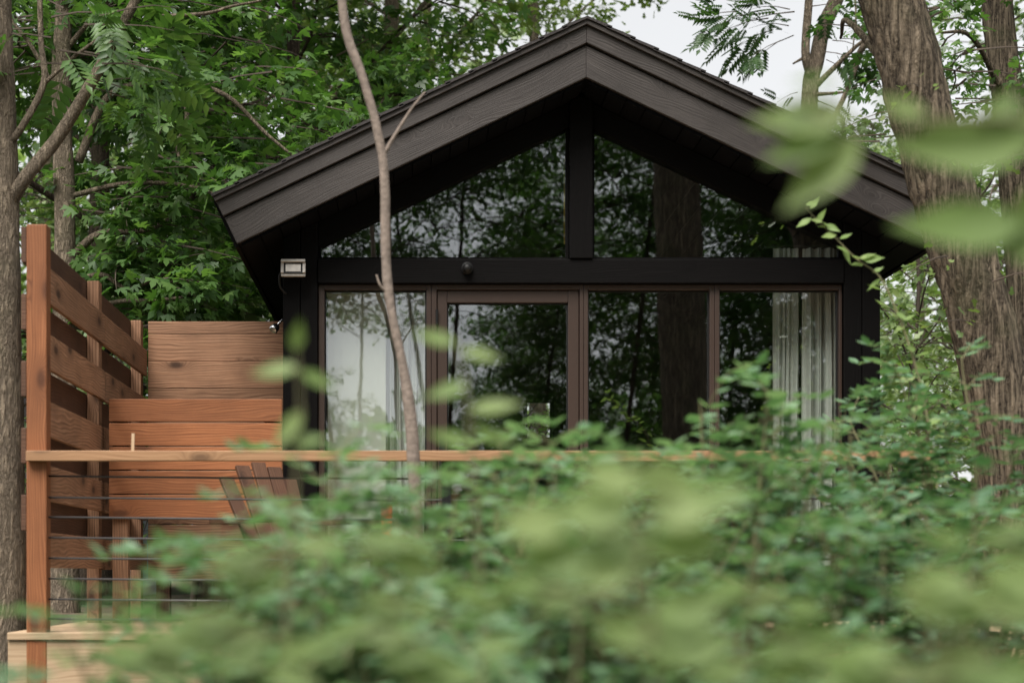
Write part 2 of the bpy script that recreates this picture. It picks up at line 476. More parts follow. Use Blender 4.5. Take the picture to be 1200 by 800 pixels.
def leaves_mesh(name, pos, dirs, nors, size, tpl, material, jitter=None):
    tv, tf = tpl
    pos = np.asarray(pos, float); x = np.asarray(dirs, float); n = np.asarray(nors, float); size = np.asarray(size, float)
    x /= np.linalg.norm(x, axis=1, keepdims=True) + 1e-9
    y = np.cross(n, x); y /= np.linalg.norm(y, axis=1, keepdims=True) + 1e-9
    z = np.cross(x, y)
    N, K = len(pos), len(tv)
    V = pos[:, None, :] + size[:, None, None] * (tv[None, :, 0:1] * x[:, None, :] + tv[None, :, 1:2] * y[:, None, :] + tv[None, :, 2:3] * z[:, None, :])
    lens = np.array([len(q) for q in tf]); loops = np.concatenate([np.array(q) for q in tf])
    me = bpy.data.meshes.new(name)
    me.vertices.add(N * K); me.vertices.foreach_set('co', V.reshape(-1))
    LI = (loops[None, :] + (np.arange(N) * K)[:, None]).reshape(-1)
    me.loops.add(len(LI)); me.loops.foreach_set('vertex_index', LI.astype(np.int32))
    lt = np.tile(lens, N); ls = np.concatenate([[0], np.cumsum(lt)[:-1]])
    me.polygons.add(len(lt)); me.polygons.foreach_set('loop_start', ls.astype(np.int32))
    try: me.polygons.foreach_set('loop_total', lt.astype(np.int32))
    except Exception: pass
    me.materials.append(material)
    me.update(calc_edges=True); me.validate()
    return me


class Leaves:
    def __init__(s): s.p, s.d, s.n, s.s = [], [], [], []
    def add(s, p, d, n, z): s.p.append(tuple(p)); s.d.append(tuple(d)); s.n.append(tuple(n)); s.s.append(z)
    def mesh(s, name, tpl, m): return leaves_mesh(name, s.p, s.d, s.n, s.s, tpl, m)


def rvec(rng): return Vector((rng.gauss(0, 1), rng.gauss(0, 1), rng.gauss(0, 1))).normalized()


def curve(pts, n=12):
    """smooth path through a few points (Catmull-Rom)"""
    P = [Vector(p) for p in pts]
    if len(P) == 2: return [P[0].lerp(P[1], i / n) for i in range(n + 1)]
    Q = [P[0] * 2 - P[1]] + P + [P[-1] * 2 - P[-2]]
    out = []
    for i in range(1, len(Q) - 2):
        a, b, c, e = Q[i - 1:i + 3]
        for k in range(n):
            t = k / n
            out.append(.5 * ((2 * b) + (c - a) * t + (2 * a - 5 * b + 4 * c - e) * t * t + (3 * b - a - 3 * c + e) * t ** 3))
    out.append(P[-1])
    return out


def taper(n, a, b, p=1.0): return [a + (b - a) * (i / (n - 1)) ** p for i in range(n)]


def spray(lv, tw, rng, base, direction, length, n, size, droop=.25, flat=.75, leafgap=1.0):
    """one leafy spray: a bent twig with side leaves lying roughly in a level plane"""
    d_ = Vector(direction).normalized()
    side = d_.cross(Vector((0, 0, 1)))
    side = side.normalized() if side.length > .1 else Vector((1, 0, 0))
    pts = [Vector(base) + d_ * length * t + Vector((0, 0, -droop * length * t * t)) + side * (rng.uniform(-.05, .05) * length) for t in (0, .35, .7, 1)]
    if tw is not None: tw.tube(pts, [.010 * length + .002, .007 * length + .0015, .004 * length + .001, .0012], 4, cap=False)
    for i in range(n):
        t = rng.random() ** .7
        k = min(int(t * 3), 2); p = pts[k].lerp(pts[k + 1], t * 3 - k)
        off = side * rng.uniform(-1, 1) * length * .42 * (1 - .45 * t) + Vector((0, 0, rng.gauss(0, .07) * length))
        q = p + off
        dd = (d_ * rng.uniform(.1, 1.0) + off.normalized() * rng.uniform(.3, 1.1) + rvec(rng) * .35 + Vector((0, 0, -.35))).normalized()
        nn = (Vector((0, 0, flat)) + rvec(rng) * .55)
        lv.add(q, dd, nn, size * rng.uniform(.6, 1.2))


def crown_tree(rng, h, r0, crown_base, reach, n_limbs, sprays_per_limb, leaves_per_spray, size, spray_len=.8, lean=(0, 0), limb_up=.35):
    """trunk, limbs and leaves of one tree standing at the origin; returns mesh builders"""
    tr, lb, lv = MB(), MB(), Leaves()
    pts = [Vector((lean[0] * t * h + .12 * math.sin(3 * t + r0 * 50) * (t > 0), lean[1] * t * h + .1 * math.sin(4.2 * t + h) * (t > 0), t * h - .1)) for t in np.linspace(0, 1, 7)]
    path = curve(pts, 6)
    rad = [max(.02, r0 * (1 - .82 * (i / (len(path) - 1)) ** 1.1) + r0 * .5 * math.exp(-i * .9)) for i in range(len(path))]
    tr.tube(path, rad, 14, rough=.12, seed=h)
    for i in range(n_limbs):
        t = crown_base + (1 - crown_base) * (i + rng.random()) / n_limbs
        t = min(t, .985)
        k = t * (len(path) - 1); p = path[int(k)].lerp(path[min(int(k) + 1, len(path) - 1)], k % 1)
        a = i * 2.4 + rng.uniform(-.5, .5)
        ln = reach * (1.05 - .55 * ((t - crown_base) / (1 - crown_base)) ** 1.4) * rng.uniform(.7, 1.15)
        dirn = Vector((math.cos(a), math.sin(a), limb_up + rng.uniform(-.2, .3) + .5 * (t - crown_base))).normalized()
        lp = [p, p + dirn * ln * .35 + Vector((0, 0, rng.uniform(-.1, .2))), p + dirn * ln * .7 + rvec(rng) * ln * .1, p + dirn * ln + rvec(rng) * ln * .14 + Vector((0, 0, -.08 * ln))]
        lpath = curve(lp, 4)
        rl = max(.012, r0 * .33 * (1.1 - t))
        lb.tube(lpath, taper(len(lpath), rl, .006), 6, cap=False, rough=.1)
        for q in range(sprays_per_limb):
            s_ = .22 + .8 * (q + rng.random()) / sprays_per_limb
            s_ = min(s_, 1)
            kk = s_ * (len(lpath) - 1); b = lpath[int(kk)].lerp(lpath[min(int(kk) + 1, len(lpath) - 1)], kk % 1)
            an = a + rng.choice((-1, 1)) * rng.uniform(.2, 1.3)
            sd = Vector((math.cos(an), math.sin(an), rng.uniform(-.25, .45)))
            spray(lv, lb, rng, b, sd, spray_len * rng.uniform(.6, 1.3), leaves_per_spray, size)
    return tr, lb, lv


def place_tree(name, label, proto, loc, rz, sc, group=None, cat='tree'):
    """a tree thing from three ready meshes, with its own turn and size"""
    e = thing(name, label, cat, loc, group)
    e.rotation_euler = (0, 0, rz); e.scale = (sc, sc, sc)
    for nm, me in proto:
        c = bpy.data.objects.new(nm, me); COL.objects.link(c); c.parent = e
    return e


# ------------------------------------------------------------------ ground
def ground_z(x, y):
    def ss(a, b, t):
        t = min(1, max(0, (t - a) / (b - a))); return t * t * (3 - 2 * t)
    z = .85 * ss(3.5, 9, y) + .45 * ss(9, 13, y) + 1.2 * ss(14, 60, y)
    if y > 2 or True:
        z += .05 * noise.noise(Vector((x * .4, y * .4, 0))) + .02 * noise.noise(Vector((x * 1.7, y * 1.7, 3)))
    return z


def make_ground():
    xs = np.concatenate([np.linspace(-400, -14, 14), np.linspace(-12, 14, 80), np.linspace(16, 400, 14)])
    ys = np.concatenate([np.linspace(-400, -16, 12), np.linspace(-14, 30, 120), np.linspace(32, 600, 20)])
    v = [(x, y, ground_z(x, y)) for y in ys for x in xs]
    nx = len(xs)
    f = [(j * nx + i, j * nx + i + 1, (j + 1) * nx + i + 1, (j + 1) * nx + i) for j in range(len(ys) - 1) for i in range(nx - 1)]
    me = bpy.data.meshes.new('ground'); me.from_pydata(v, [], f)
    me.polygons.foreach_set('use_smooth', [True] * len(f))
    m, n, out = mat('forest_floor'); g = NG(n)
    tc = g.node('ShaderNodeTexCoord')
    a = g.node('ShaderNodeTexNoise', i_Scale=.9, i_Detail=8.0); g.l(tc.outputs['Object'], a.inputs['Vector'])
    b = g.node('ShaderNodeTexNoise', i_Scale=14.0, i_Detail=8.0, i_Roughness=.7); g.l(tc.outputs['Object'], b.inputs['Vector'])
    c = g.ramp(b.outputs['Fac'], [(.3, (.035, .024, .014)), (.5, (.085, .058, .035)), (.7, (.16, .115, .075))])
    mr = g.node('ShaderNodeMapRange', i_1=.45, i_2=.6); g.l(a.outputs['Fac'], mr.inputs[0])
    c = g.mixc(mr.outputs[0], c, (.045, .075, .022))
    p = g.node('ShaderNodeBsdfPrincipled', i_Roughness=.95); g.l(c, p.inputs['Base Color'])
    bp = g.node('ShaderNodeBump', i_Strength=.8, i_Distance=.04); g.l(b.outputs['Fac'], bp.inputs['Height']); g.l(bp.outputs[0], p.inputs['Normal'])
    g.l(p.outputs[0], out.inputs[0])
    me.materials.append(m)
    o = bpy.data.objects.new('ground', me); COL.objects.link(o)
    tag(o, 'sloping forest floor of soil and low green growth', 'ground', kind='structure')


make_ground()

# ------------------------------------------------------------------ cabin
YF = 11.0                      # glazed front
XL, XR, XC = gx(332, YF), gx(1030, YF), gx(680, YF)
YR = 10.6                      # front edge of the roof
ZR = gz(20, YR)
SL = .476; TH = math.atan(SL); CT, ST = math.cos(TH), math.sin(TH)
SE = 2.221 / CT                # ridge to eave along the slope
ZD = 1.308                     # deck level
YB = 15.6                      # rear wall


def rp(s, d_, side): return (XC + side * (s * CT - d_ * ST), ZR - s * ST - d_ * CT)
def strip(d0, d1, side, s1=None):
    s1 = s1 or SE
    poly = [rp(d0 * SL, d0, side), rp(d1 * SL, d1, side), rp(s1, d1, side), rp(s1, d0, side)]
    return poly if side < 0 else poly[::-1]


def soffit_z(x): return ZR - SL * abs(x - XC) - .335 / CT


cabin = thing('cabin', 'small black gabled cabin with a glazed front and brown framed glass door', 'cabin', (XC, YF, ground_z(XC, YF)))

sh = MB(); deck = MB(); up = MB(); lo = MB(); drip = MB(); eaves = []; sof = MB()
for sd in (-1, 1):
    # shingle courses step down the slope
    n_c = 16
    for i in range(n_c):
        s0, s1 = SE * i / n_c - (.02 if i else 0), SE * (i + 1) / n_c + .01
        if i == 0: s0 = 0
        a = .004 * (i % 2)
        poly = [rp(s0, .004 + 0, sd), rp(s0, .016, sd), rp(s1, .012, sd), rp(s1, -.006, sd)]
        if i == 0: poly[1] = rp(.016 * SL, .016, sd)
        sh.prism(poly if sd < 0 else poly[::-1], YR - .035, YB + .35, (CT * sd, -ST))
    deck.prism(strip(.018, .318, sd, SE - .012), YR + .055, YB + .3)
    drip.prism(strip(.017, .043, sd, SE + .004), YR - .022, YR + .05, (CT * sd, -ST))
    up.prism(strip(.045, .138, sd, SE), YR, YR + .05, (CT * sd, -ST))
    lo.prism(strip(.146, .318, sd, SE - .004), YR + .022, YR + .053, (CT * sd, -ST))
    # eave board, square to the slope
    poly = [rp(SE - .01, .02, sd), rp(SE - .01, .33, sd), rp(SE + .016, .33, sd), rp(SE + .016, .02, sd)]
    eav = MB(); eaves.append(eav)
    eav.prism(poly if sd < 0 else poly[::-1], YR + .056, YB + .32, (ST, CT))
    # soffit boards run from front to back
    n_b = 18
    for i in range(n_b):
        s0, s1 = .335 * SL + .02 + (SE - .2) * i / n_b, .335 * SL + .02 + (SE - .2) * (i + 1) / n_b - .008
        poly = [rp(s0, .320, sd), rp(s0, .335, sd), rp(s1, .335, sd), rp(s1, .320, sd)]
        sof.prism(poly if sd < 0 else poly[::-1], YR + .06, YB + .28)
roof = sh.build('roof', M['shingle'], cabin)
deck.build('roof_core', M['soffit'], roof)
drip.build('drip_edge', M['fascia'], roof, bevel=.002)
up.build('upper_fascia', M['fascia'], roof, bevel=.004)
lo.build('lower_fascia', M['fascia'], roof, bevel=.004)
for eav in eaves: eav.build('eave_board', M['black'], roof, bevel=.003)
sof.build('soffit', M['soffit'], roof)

# corner posts of two upright boards
def corner_post(x0, x1):
    b = MB(); xm = (x0 + x1) / 2
    for a, c in ((x0, xm - .002), (xm + .002, x1)):
        zt = min(soffit_z(a), soffit_z(c)) - .004
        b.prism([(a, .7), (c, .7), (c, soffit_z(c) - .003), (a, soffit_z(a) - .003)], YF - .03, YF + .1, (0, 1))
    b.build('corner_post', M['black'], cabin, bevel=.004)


XG0, XG1 = gx(373, YF), gx(987, YF)      # glazed width
corner_post(XL, XG0 - .003); corner_post(XG1 + .003, XR)
ZB0, ZB1 = gz(333, YF), gz(305, YF)
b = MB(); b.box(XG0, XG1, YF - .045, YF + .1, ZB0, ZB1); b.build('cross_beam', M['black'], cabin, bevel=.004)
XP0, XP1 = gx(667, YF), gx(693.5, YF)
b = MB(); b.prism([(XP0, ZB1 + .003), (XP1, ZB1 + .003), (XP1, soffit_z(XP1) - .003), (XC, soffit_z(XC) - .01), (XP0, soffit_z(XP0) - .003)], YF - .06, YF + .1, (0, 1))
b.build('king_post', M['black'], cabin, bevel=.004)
# rake trims between the soffit and the gable glass
def glass_z(x): return gz(150, YF) - .479 * (abs(x - XC) - (XC - gx(666, YF)))
for a, c in ((XG0, XP0 - .003), (XP1 + .003, XG1)):
    b = MB()
    b.prism([(a, glass_z(a)), (c, glass_z(c)), (c, soffit_z(c) - .003), (a, soffit_z(a) - .003)], YF - .012, YF + .1, (CT, ST if a < XC else -ST))
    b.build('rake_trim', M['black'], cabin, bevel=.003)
    w = MB()
    rim = .022
    w.box(a, c, YF + .02, YF + .085, ZB1 + .002, ZB1 + rim)
    xs = (a, a + rim * .7) if a < XC else (c - rim * .7, c)
    w.box(xs[0], xs[1], YF + .021, YF + .084, ZB1 + rim + .001, glass_z(xs[0] if a < XC else xs[1]) - .002)
    xs2 = (c - rim * .7, c) if a < XC else (a, a + rim * .7)
    w.box(xs2[0], xs2[1], YF + .021, YF + .084, ZB1 + rim + .001, glass_z(xs2[0]) - .004)
    fr = w.build('gable_window', M['black'], cabin)
    g_ = MB(); e = .004
    g_.prism([(a + e, ZB1 + e), (c - e, ZB1 + e), (c - e, glass_z(c - e) + .01), (a + e, glass_z(a + e) + .01)], YF + .045, YF + .053)
    g_.build('pane', M['glass'], fr)

# glazed wall below the beam
ZT = ZB0 - .002
ZS = ZD + .012


def ring(mb, x0, x1, z0, z1, l, r_, t, b_, y0, y1):
    mb.box(x0, x0 + l, y0, y1, z0, z1)
    mb.box(x1 - r_, x1, y0, y1, z0, z1)
    mb.box(x0 + l + .0005, x1 - r_ - .0005, y0 + .001, y1 - .001, z1 - t, z1)
    if b_: mb.box(x0 + l + .0005, x1 - r_ - .0005, y0 + .001, y1 - .001, z0, z0 + b_)


px = lambda x: gx(x, YF)
def window(x0, x1, g0, g1):
    w = MB()
    ring(w, px(x0) + .001, px(x1) - .001, ZS, ZT, px(g0) - px(x0), px(x1) - px(g1), .032, .05, YF, YF + .1)
    # inner black gasket
    fr = w.build('window', M['bronze'], cabin, bevel=.003)
    k = MB(); ring(k, px(g0), px(g1), ZS + .05, ZT - .032, .009, .009, .009, .009, YF + .035, YF + .062)
    k.build('gasket', M['blackplastic'], fr)
    p = MB(); p.box(px(g0) + .002, px(g1) - .002, YF + .045, YF + .053, ZS + .051, ZT - .033)
    p.build('pane', M['glass'], fr)


window(373, 505.5, 380, 500)
window(684, 837.5, 689, 832)
window(837.5, 987, 843, 983.5)
f_ = MB()
ring(f_, px(505.5) + .001, px(684) - .001, ZS, ZT, px(511.5) - px(505.5), px(684) - px(679.5), .032, 0, YF - .002, YF + .1)
f_.build('door_frame', M['bronze'], cabin, bevel=.003)
dl = MB()
ring(dl, px(512.5), px(678.6), ZS + .012, ZT - .036, px(524) - px(512.5), px(678.6) - px(666), .074, .12, YF + .012, YF + .075)
door = dl.build('door', M['bronze'], cabin, bevel=.004)
k = MB(); ring(k, px(524), px(666), ZS + .132, ZT - .11, .008, .008, .008, .008, YF + .03, YF + .056); k.build('gasket', M['blackplastic'], door)
p = MB(); p.box(px(524) + .002, px(666) - .002, YF + .04, YF + .048, ZS + .133, ZT - .111); p.build('pane', M['glass'], door)
hd = MB()
hx, hz = px(518), ZS + 1.02
hd.box(hx - .017, hx + .017, YF - .002, YF + .011, hz - .11, hz + .09)
hd.tube([(hx, YF - .001, hz), (hx, YF - .05, hz), (hx + .02, YF - .062, hz), (hx + .12, YF - .062, hz)], .009, 10)
hd.build('handle', M['blackplastic'], door)
for z_ in (ZT - .2, ZS + .25):
    h_ = MB(); h_.tube([(px(512), YF - .006, z_ - .045), (px(512), YF - .006, z_ + .045)], .008, 10); h_.build('hinge', M['blackplastic'], door)

# side, rear walls, skirting, floor
for x0, x1 in ((XL, XL + .1), (XR - .1, XR)):
    b = MB(); n_ = 26
    for i in range(n_):     # upright cladding boards
        y0, y1 = YF + .102 + (YB - YF - .1) * i / n_, YF + .102 + (YB - YF - .1) * (i + 1) / n_ - .006
        b.prism([(x0, .6), (x1, .6), (x1, soffit_z(x1) - .004), (x0, soffit_z(x0) - .004)], y0, y1, (0, 1))
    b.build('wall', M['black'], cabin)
rw0, rw1, rz0, rz1 = gx(617, YB), gx(645, YB), gz(513, YB), gz(471, YB)
b = MB(); zt = soffit_z(XL + .1)
b.box(XL + .101, rw0, YB, YB + .1, .6, zt)
b.box(rw1, XR - .101, YB, YB + .1, .6, zt)
b.box(rw0, rw1, YB + .001, YB + .099, .6, rz0)
b.box(rw0, rw1, YB + .001, YB + .099, rz1, zt)
b.prism([(XL + .101, zt + .001), (XR - .101, zt + .001), (XR - .101, zt + .002), (XC, soffit_z(XC) - .003), (XL + .101, zt + .002)], YB, YB + .1)
b.build('wall', M['inwall'], cabin)
w = MB(); ring(w, rw0 - .03, rw1 + .03, rz0 - .03, rz1 + .06, .035, .035, .07, .035, YB - .03, YB - .003)
w.box((rw0 + rw1) / 2 - .012, (rw0 + rw1) / 2 + .012, YB - .03, YB - .003, rz1 + .06, rz1 + .11)
w.build('rear_window', M['blackplastic'], cabin)
b = MB(); b.box(XL + .101, XR - .101, YF + .101, YB - .002, ZD - .08, ZD + .004); b.build('floor', M['infloor'], cabin)
b = MB(); b.box(XL + .01, XR - .01, YF + .02, YF + .1, .6, ZS - .004); b.build('skirting', M['black'], cabin)
b = MB()                    # interior lining so that the room is closed and dark
b.box(XL + .102, XL + .112, YF + .103, YB - .004, ZD + .006, soffit_z(XL + .11) - .01)
b.build('lining', M['inwall'], cabin)
b = MB(); b.box(XR - .112, XR - .102, YF + .103, YB - .004, ZD + .006, soffit_z(XL + .11) - .01)
b.build('lining', M['inwall'], cabin)


def curtain(name, label, x0, x1, ytop, Y, folds, depth, material, seed, flat=0.0):
    rng = random.Random(seed)
    X0, X1 = gx(x0, Y), gx(x1, Y); z1 = gz(ytop, Y); z0 = ZD + .03
    e = thing(name, label, 'curtain', ((X0 + X1) / 2, Y, z0))
    nx, nz = 160, 30
    ph = [rng.uniform(.45, 1.35) for _ in range(folds + 3)]
    wd = [rng.uniform(.5, 1.7) for _ in range(folds)]; tot = sum(wd); cum = [0]
    for q in wd: cum.append(cum[-1] + q / tot)
    def phase(s_):
        for q in range(folds):
            if s_ <= cum[q + 1] + 1e-9: return q + (s_ - cum[q]) / (cum[q + 1] - cum[q])
        return folds
    v, f = [], []
    for j in range(nz + 1):
        t = j / nz; z = z0 + (z1 - z0) * t
        for i in range(nx + 1):
            s = i / nx
            w = phase(s) + .12 * math.sin(2.2 * t + 5 * s + seed)
            k = int(w)
            a = depth * ph[min(k, folds)] * (1 - .45 * t)
            if s < flat: a *= .06
            wob = .012 * math.sin(3 * s + 2.5 * t + seed)
            xx = X0 + (X1 - X0) * (s + .012 * math.sin(9 * s + 1.5 * (1 - t)) * (1 - t))
            v.append((xx + wob, Y + a * (math.sin(2 * math.pi * w) + .35 * math.sin(4.6 * math.pi * w + 1)), z))
    for j in range(nz):
        for i in range(nx):
            q = j * (nx + 1) + i
            f.append((q, q + 1, q + nx + 2, q + nx + 1))
    me = bpy.data.meshes.new('fabric'); me.from_pydata(v, [], f); me.materials.append(material)
    me.polygons.foreach_set('use_smooth', [True] * len(f))
    link('fabric', me, e)
    r_ = MB(); r_.tube([(X0 - .06, Y, z1 + .012), (X1 + .06, Y, z1 + .012)], .010, 10); r_.build('rod', M['blackplastic'], e, smooth=True)
    return e


curtain('curtain', 'narrow bundle of grey linen curtain, left of the two in the rightmost window', 907, 934, 291, 11.33, 4, .035, M['curtain'], 3)
curtain('curtain', 'wider grey linen curtain touching the right end of the glazed front', 939, 985, 291, 11.29, 5, .045, M['curtain'], 5)
curtain('curtain', 'narrow pale curtain gathered beside the left window frame', 449, 499, 343, 11.36, 5, .04, M['curtain'], 8)
# roller shade drawn down behind the left window
e = thing('roller_shade', 'cream roller shade drawn down behind the leftmost window', 'window shade', (gx(415, 11.26), 11.26, ZD))
b = MB(); b.box(gx(384, 11.26), gx(452, 11.26), 11.26, 11.262, ZD + .03, gz(347, 11.26)); b.build('cloth', M['sheer'], e)
b = MB(); b.tube([(gx(383, 11.26), 11.275, gz(344, 11.26)), (gx(453, 11.26), 11.275, gz(344, 11.26))], .022, 12); b.build('roller', M['sheer'], e)
# brass rod hanging in the gable
e = thing('hanging_rod', 'thin brass rod hanging inside the gable glass beside the centre post', 'brass rod', (gx(662, 11.3), 11.3, gz(286, 11.3)))
b = MB(); b.tube([at(662, 190, 11.3), at(662, 286, 11.3)], .010, 10); b.tube([at(662, 183, 11.3), at(662, 190, 11.3)], .003, 6); b.build('rod', M['brass'], e, smooth=True)

# floodlight on the left corner
P0 = at(344, 315, YF - .12)
fl = thing('floodlight', 'aged grey square floodlight fixed to the left corner of the cabin', 'floodlight', tuple(P0))
def rot_box(mb, c, sx, sy, sz, tilt=.2):
    mb.obox(c, (1, 0, 0), (0, math.cos(tilt), -math.sin(tilt)), (0, math.sin(tilt), math.cos(tilt)), sx, sy, sz)
b = MB(); rot_box(b, P0, .062, .03, .045); b.obox(P0 + Vector((0, .06, .0)), (1, 0, 0), (0, 1, 0), (0, 0, 1), .035, .03, .03); b.build('housing', M['lampgrey'], fl, bevel=.008)
b = MB()
for sx, sz, w, h in ((0, .042, .074, .009), (0, -.042, .074, .009), (.066, 0, .009, .0325), (-.066, 0, .009, .0325)):
    rot_box(b, P0 + Vector((sx, -.033 - sz * .2, sz)), w, .009, h)
b.build('rim', M['lampgrey'], fl, bevel=.003)
b = MB(); rot_box(b, P0 + Vector((0, -.0305, 0)), .059, .003, .036); b.build('gasket', M['blackplastic'], fl)
b = MB(); rot_box(b, P0 + Vector((0, -.034, 0)), .046, .004, .024); b.build('lens', M['lampglass'], fl)
b = MB(); b.tube(curve([P0 + Vector((-.05, .02, -.01)), P0 + Vector((-.085, .03, -.03)), P0 + Vector((-.085, .06, -.10)), P0 + Vector((-.05, .09, -.14))], 6), .007, 8); b.build('cord', M['blackplastic'], fl, smooth=True)
b = MB(); b.box(P0.x - .02, P0.x + .02, P0.y + .07, YF - .031, P0.z - .02, P0.z + .02); b.build('bracket', M['blackplastic'], fl)

P1 = at(325, 381, 11.2)
sp = thing('spotlight', 'tiny bright metal spotlight under the left eave by the fence top', 'spotlight', tuple(P1))
b = MB(); b.lathe([(.012, 0), (.026, .02), (.028, .06), (.02, .064)], P1, (-.35, -.6, -.55), 14); b.build('lamp_head', M['chrome'], sp, smooth=True)
b = MB(); b.tube([P1, P1 + Vector((.03, .01, .035)), Vector((XL - .002, P1.y + .02, P1.z + .05))], .007, 8); b.build('arm', M['chrome'], sp)

P2 = at(547.5, 314, YF - .06)
sc_ = thing('security_camera', 'small black dome camera on the beam above the door', 'camera', tuple(P2))
b = MB(); b.lathe([(.036, 0), (.036, .018), (.03, .022)], P2 + Vector((0, .012, 0)), (0, -1, 0), 18); b.build('base', M['blackplastic'], sc_)
b = MB(); b.lathe([(.03, 0), (.029, .012), (.024, .024), (.014, .032), (.003, .035)], P2 + Vector((0, -.011, -.002)), (0, -1, -.2), 18); b.build('dome', M['blackplastic'], sc_, smooth=True)

# ------------------------------------------------------------------ deck, railing
YD = 8.7
dk = thing('deck', 'raised wooden deck in front of the cabin with a pale new rim board', 'deck', (.6, YD, ground_z(.6, YD)))
b = MB(); y = YD - .06
while y < YF - .08:
    b.box(-1.95, 3.3, y, y + .134, ZD - .036, ZD); y += .140
b.build('deck_boards', M['newwood'], dk, bevel=.003)
b = MB(); b.box(-1.95, 3.3, YD - .045, YD - .005, ZD - .30, ZD - .040); b.build('rim_board', M['newwood'], dk, bevel=.003)
b = MB(); b.box(-1.93, 3.28, YF - .12, YF - .08, ZD - .28, ZD - .040); b.build('rim_board', M['fence'], dk)
for x_ in (-1.7, .0, 1.7, 3.1):
    b = MB(); b.box(x_ - .05, x_ + .05, YD + .01, YD + .11, ground_z(x_, YD) - .2, ZD - .04); b.build('footing_post', M['fence'], dk)

rl = thing('railing', 'deck railing with dark horizontal cables and a light wooden top rail', 'railing', (.3, YD, ZD))
xr1 = gx(1092, YD - .07)
b = MB(); b.box(gx(31, YD - .08), xr1, YD - .098, YD - .055, gz(540, YD - .08), gz(528, YD - .08)); b.build('top_rail', M['rail'], rl, bevel=.004)
b = MB(); b.box(gx(31, YD - .08) + .01, xr1 - .01, YD - .053, YD + .04, gz(528, YD - .08) - .036, gz(528, YD - .08) - .002); b.build('rail_cap', M['rail'], rl, bevel=.004)
for x_ in (gx(523, YD), xr1 - .08):
    b = MB(); b.box(x_ - .022, x_ + .022, YD - .05, YD + .03, ZD - .2, gz(540, YD)); b.build('rail_post', M['blackplastic'] if x_ < 1 else M['fence'], rl, bevel=.004)
for yy in (558, 583, 606, 630, 654, 678, 702, 725):
    z_ = gz(yy, YD)
    pts = [(gx(57, YD) - .02, YD, z_ + .002)] + [(gx(57, YD) + (xr1 - gx(57, YD)) * t, YD, z_ - .012 * math.sin(math.pi * t)) for t in (.2, .4, .6, .8)] + [(xr1, YD, z_)]
    b = MB(); b.tube(pts, .005, 8); b.build('cable', M['steel'], rl, smooth=True)

# ------------------------------------------------------------------ privacy screens
PX1 = gx(57, YD); PX0 = PX1 - .1
ZP = gz(265, YD)
scr = thing('privacy_screen', 'tall side screen of spaced brown boards on both faces of its posts', 'fence', (PX0, YD, ground_z(PX0, YD)))
b = MB(); b.box(PX0 + .002, PX1, YD - .05, YD + .05, .6, ZP); b.build('post', M['cedar'], scr, bevel=.005)
for yy in (10.32, 11.93):
    b = MB(); b.box(PX0 + .002, PX1 - .028, yy - .05, yy + .045, .8, ZP - .01); b.build('post', M['fence'], scr, bevel=.004)
inner, outer = MB(), MB()
rng = random.Random(4)
for i in range(5):
    z1 = gz(313, YD) - i * .325 + .004
    for y0, y1 in ((YD + .052, 10.32), (10.325, 11.97)):
        j = rng.uniform(-.006, .006)
        inner.box(PX1 - .026, PX1 - .001, y0, y1, z1 - .172 + j, z1 + j)
    if i < 5:
        z2 = z1 + .185
        for y0, y1 in ((YD - .04, 10.30), (10.305, 12.0)):
            outer.box(PX0 - .026, PX0, y0, y1, z2 - .172, z2)
inner.build('board_face', M['fence'], scr, bevel=.003)
outer.build('board_face', M['fencedark'], scr, bevel=.003)

bs = thing('back_fence', 'solid brown knotty board fence joining the side screen to the cabin', 'fence', (-1.3, 12.0, ground_z(-1.3, 12)))
b = MB(); z = gz(377, 12) ; hts = [.085, .183, .183, .183, .183, .183, .183, .183, .183, .183]
rng = random.Random(2)
for h_ in hts:
    b.box(PX1 + .004, XL - .004, 11.98 + rng.uniform(-.003, .003), 12.005, z - h_ + .003, z); z -= h_
b.build('board_face', M['fence'], bs, bevel=.003)
for x_ in (PX1 + .1, (PX1 + XL) / 2, XL - .1):
    b = MB(); b.box(x_ - .045, x_ + .045, 12.007, 12.1, 1.0, gz(377, 12) - .05); b.build('post', M['fencedark'], bs)

pn = thing('cedar_panel', 'low orange cedar panel of horizontal boards standing on the deck', 'fence panel', (-1.2, 10.2, ZD))
b = MB(); z = gz(467, 10.2); rng = random.Random(6)
x0, x1 = gx(128, 10.2), gx(330.5, 10.2)
for i in range(5):
    b.box(x0, x1, 10.19, 10.216, z - .131, z - rng.uniform(0, .003)); z -= .1375
b.build('board_face', M['cedar'], pn, bevel=.003)
for x_ in (x0 + .06, x1 - .06):
    b = MB(); b.box(x_ - .045, x_ + .045, 10.218, 10.3, ZD, gz(467, 10.2) - .02); b.build('post', M['fence'], pn, bevel=.003)

zr_ = gz(528, YD - .08)
st = thing('stake', 'short pale wooden stick standing on the top rail before the orange panel', 'stick', (gx(157, YD), YD - .03, zr_))
b = MB(); b.obox((gx(157, YD), YD - .03, zr_ + .043), (0.02, .03, 1), (1, 0, 0), (0, 1, 0), .045, .007, .007); b.build('stick', M['newwood'], st)

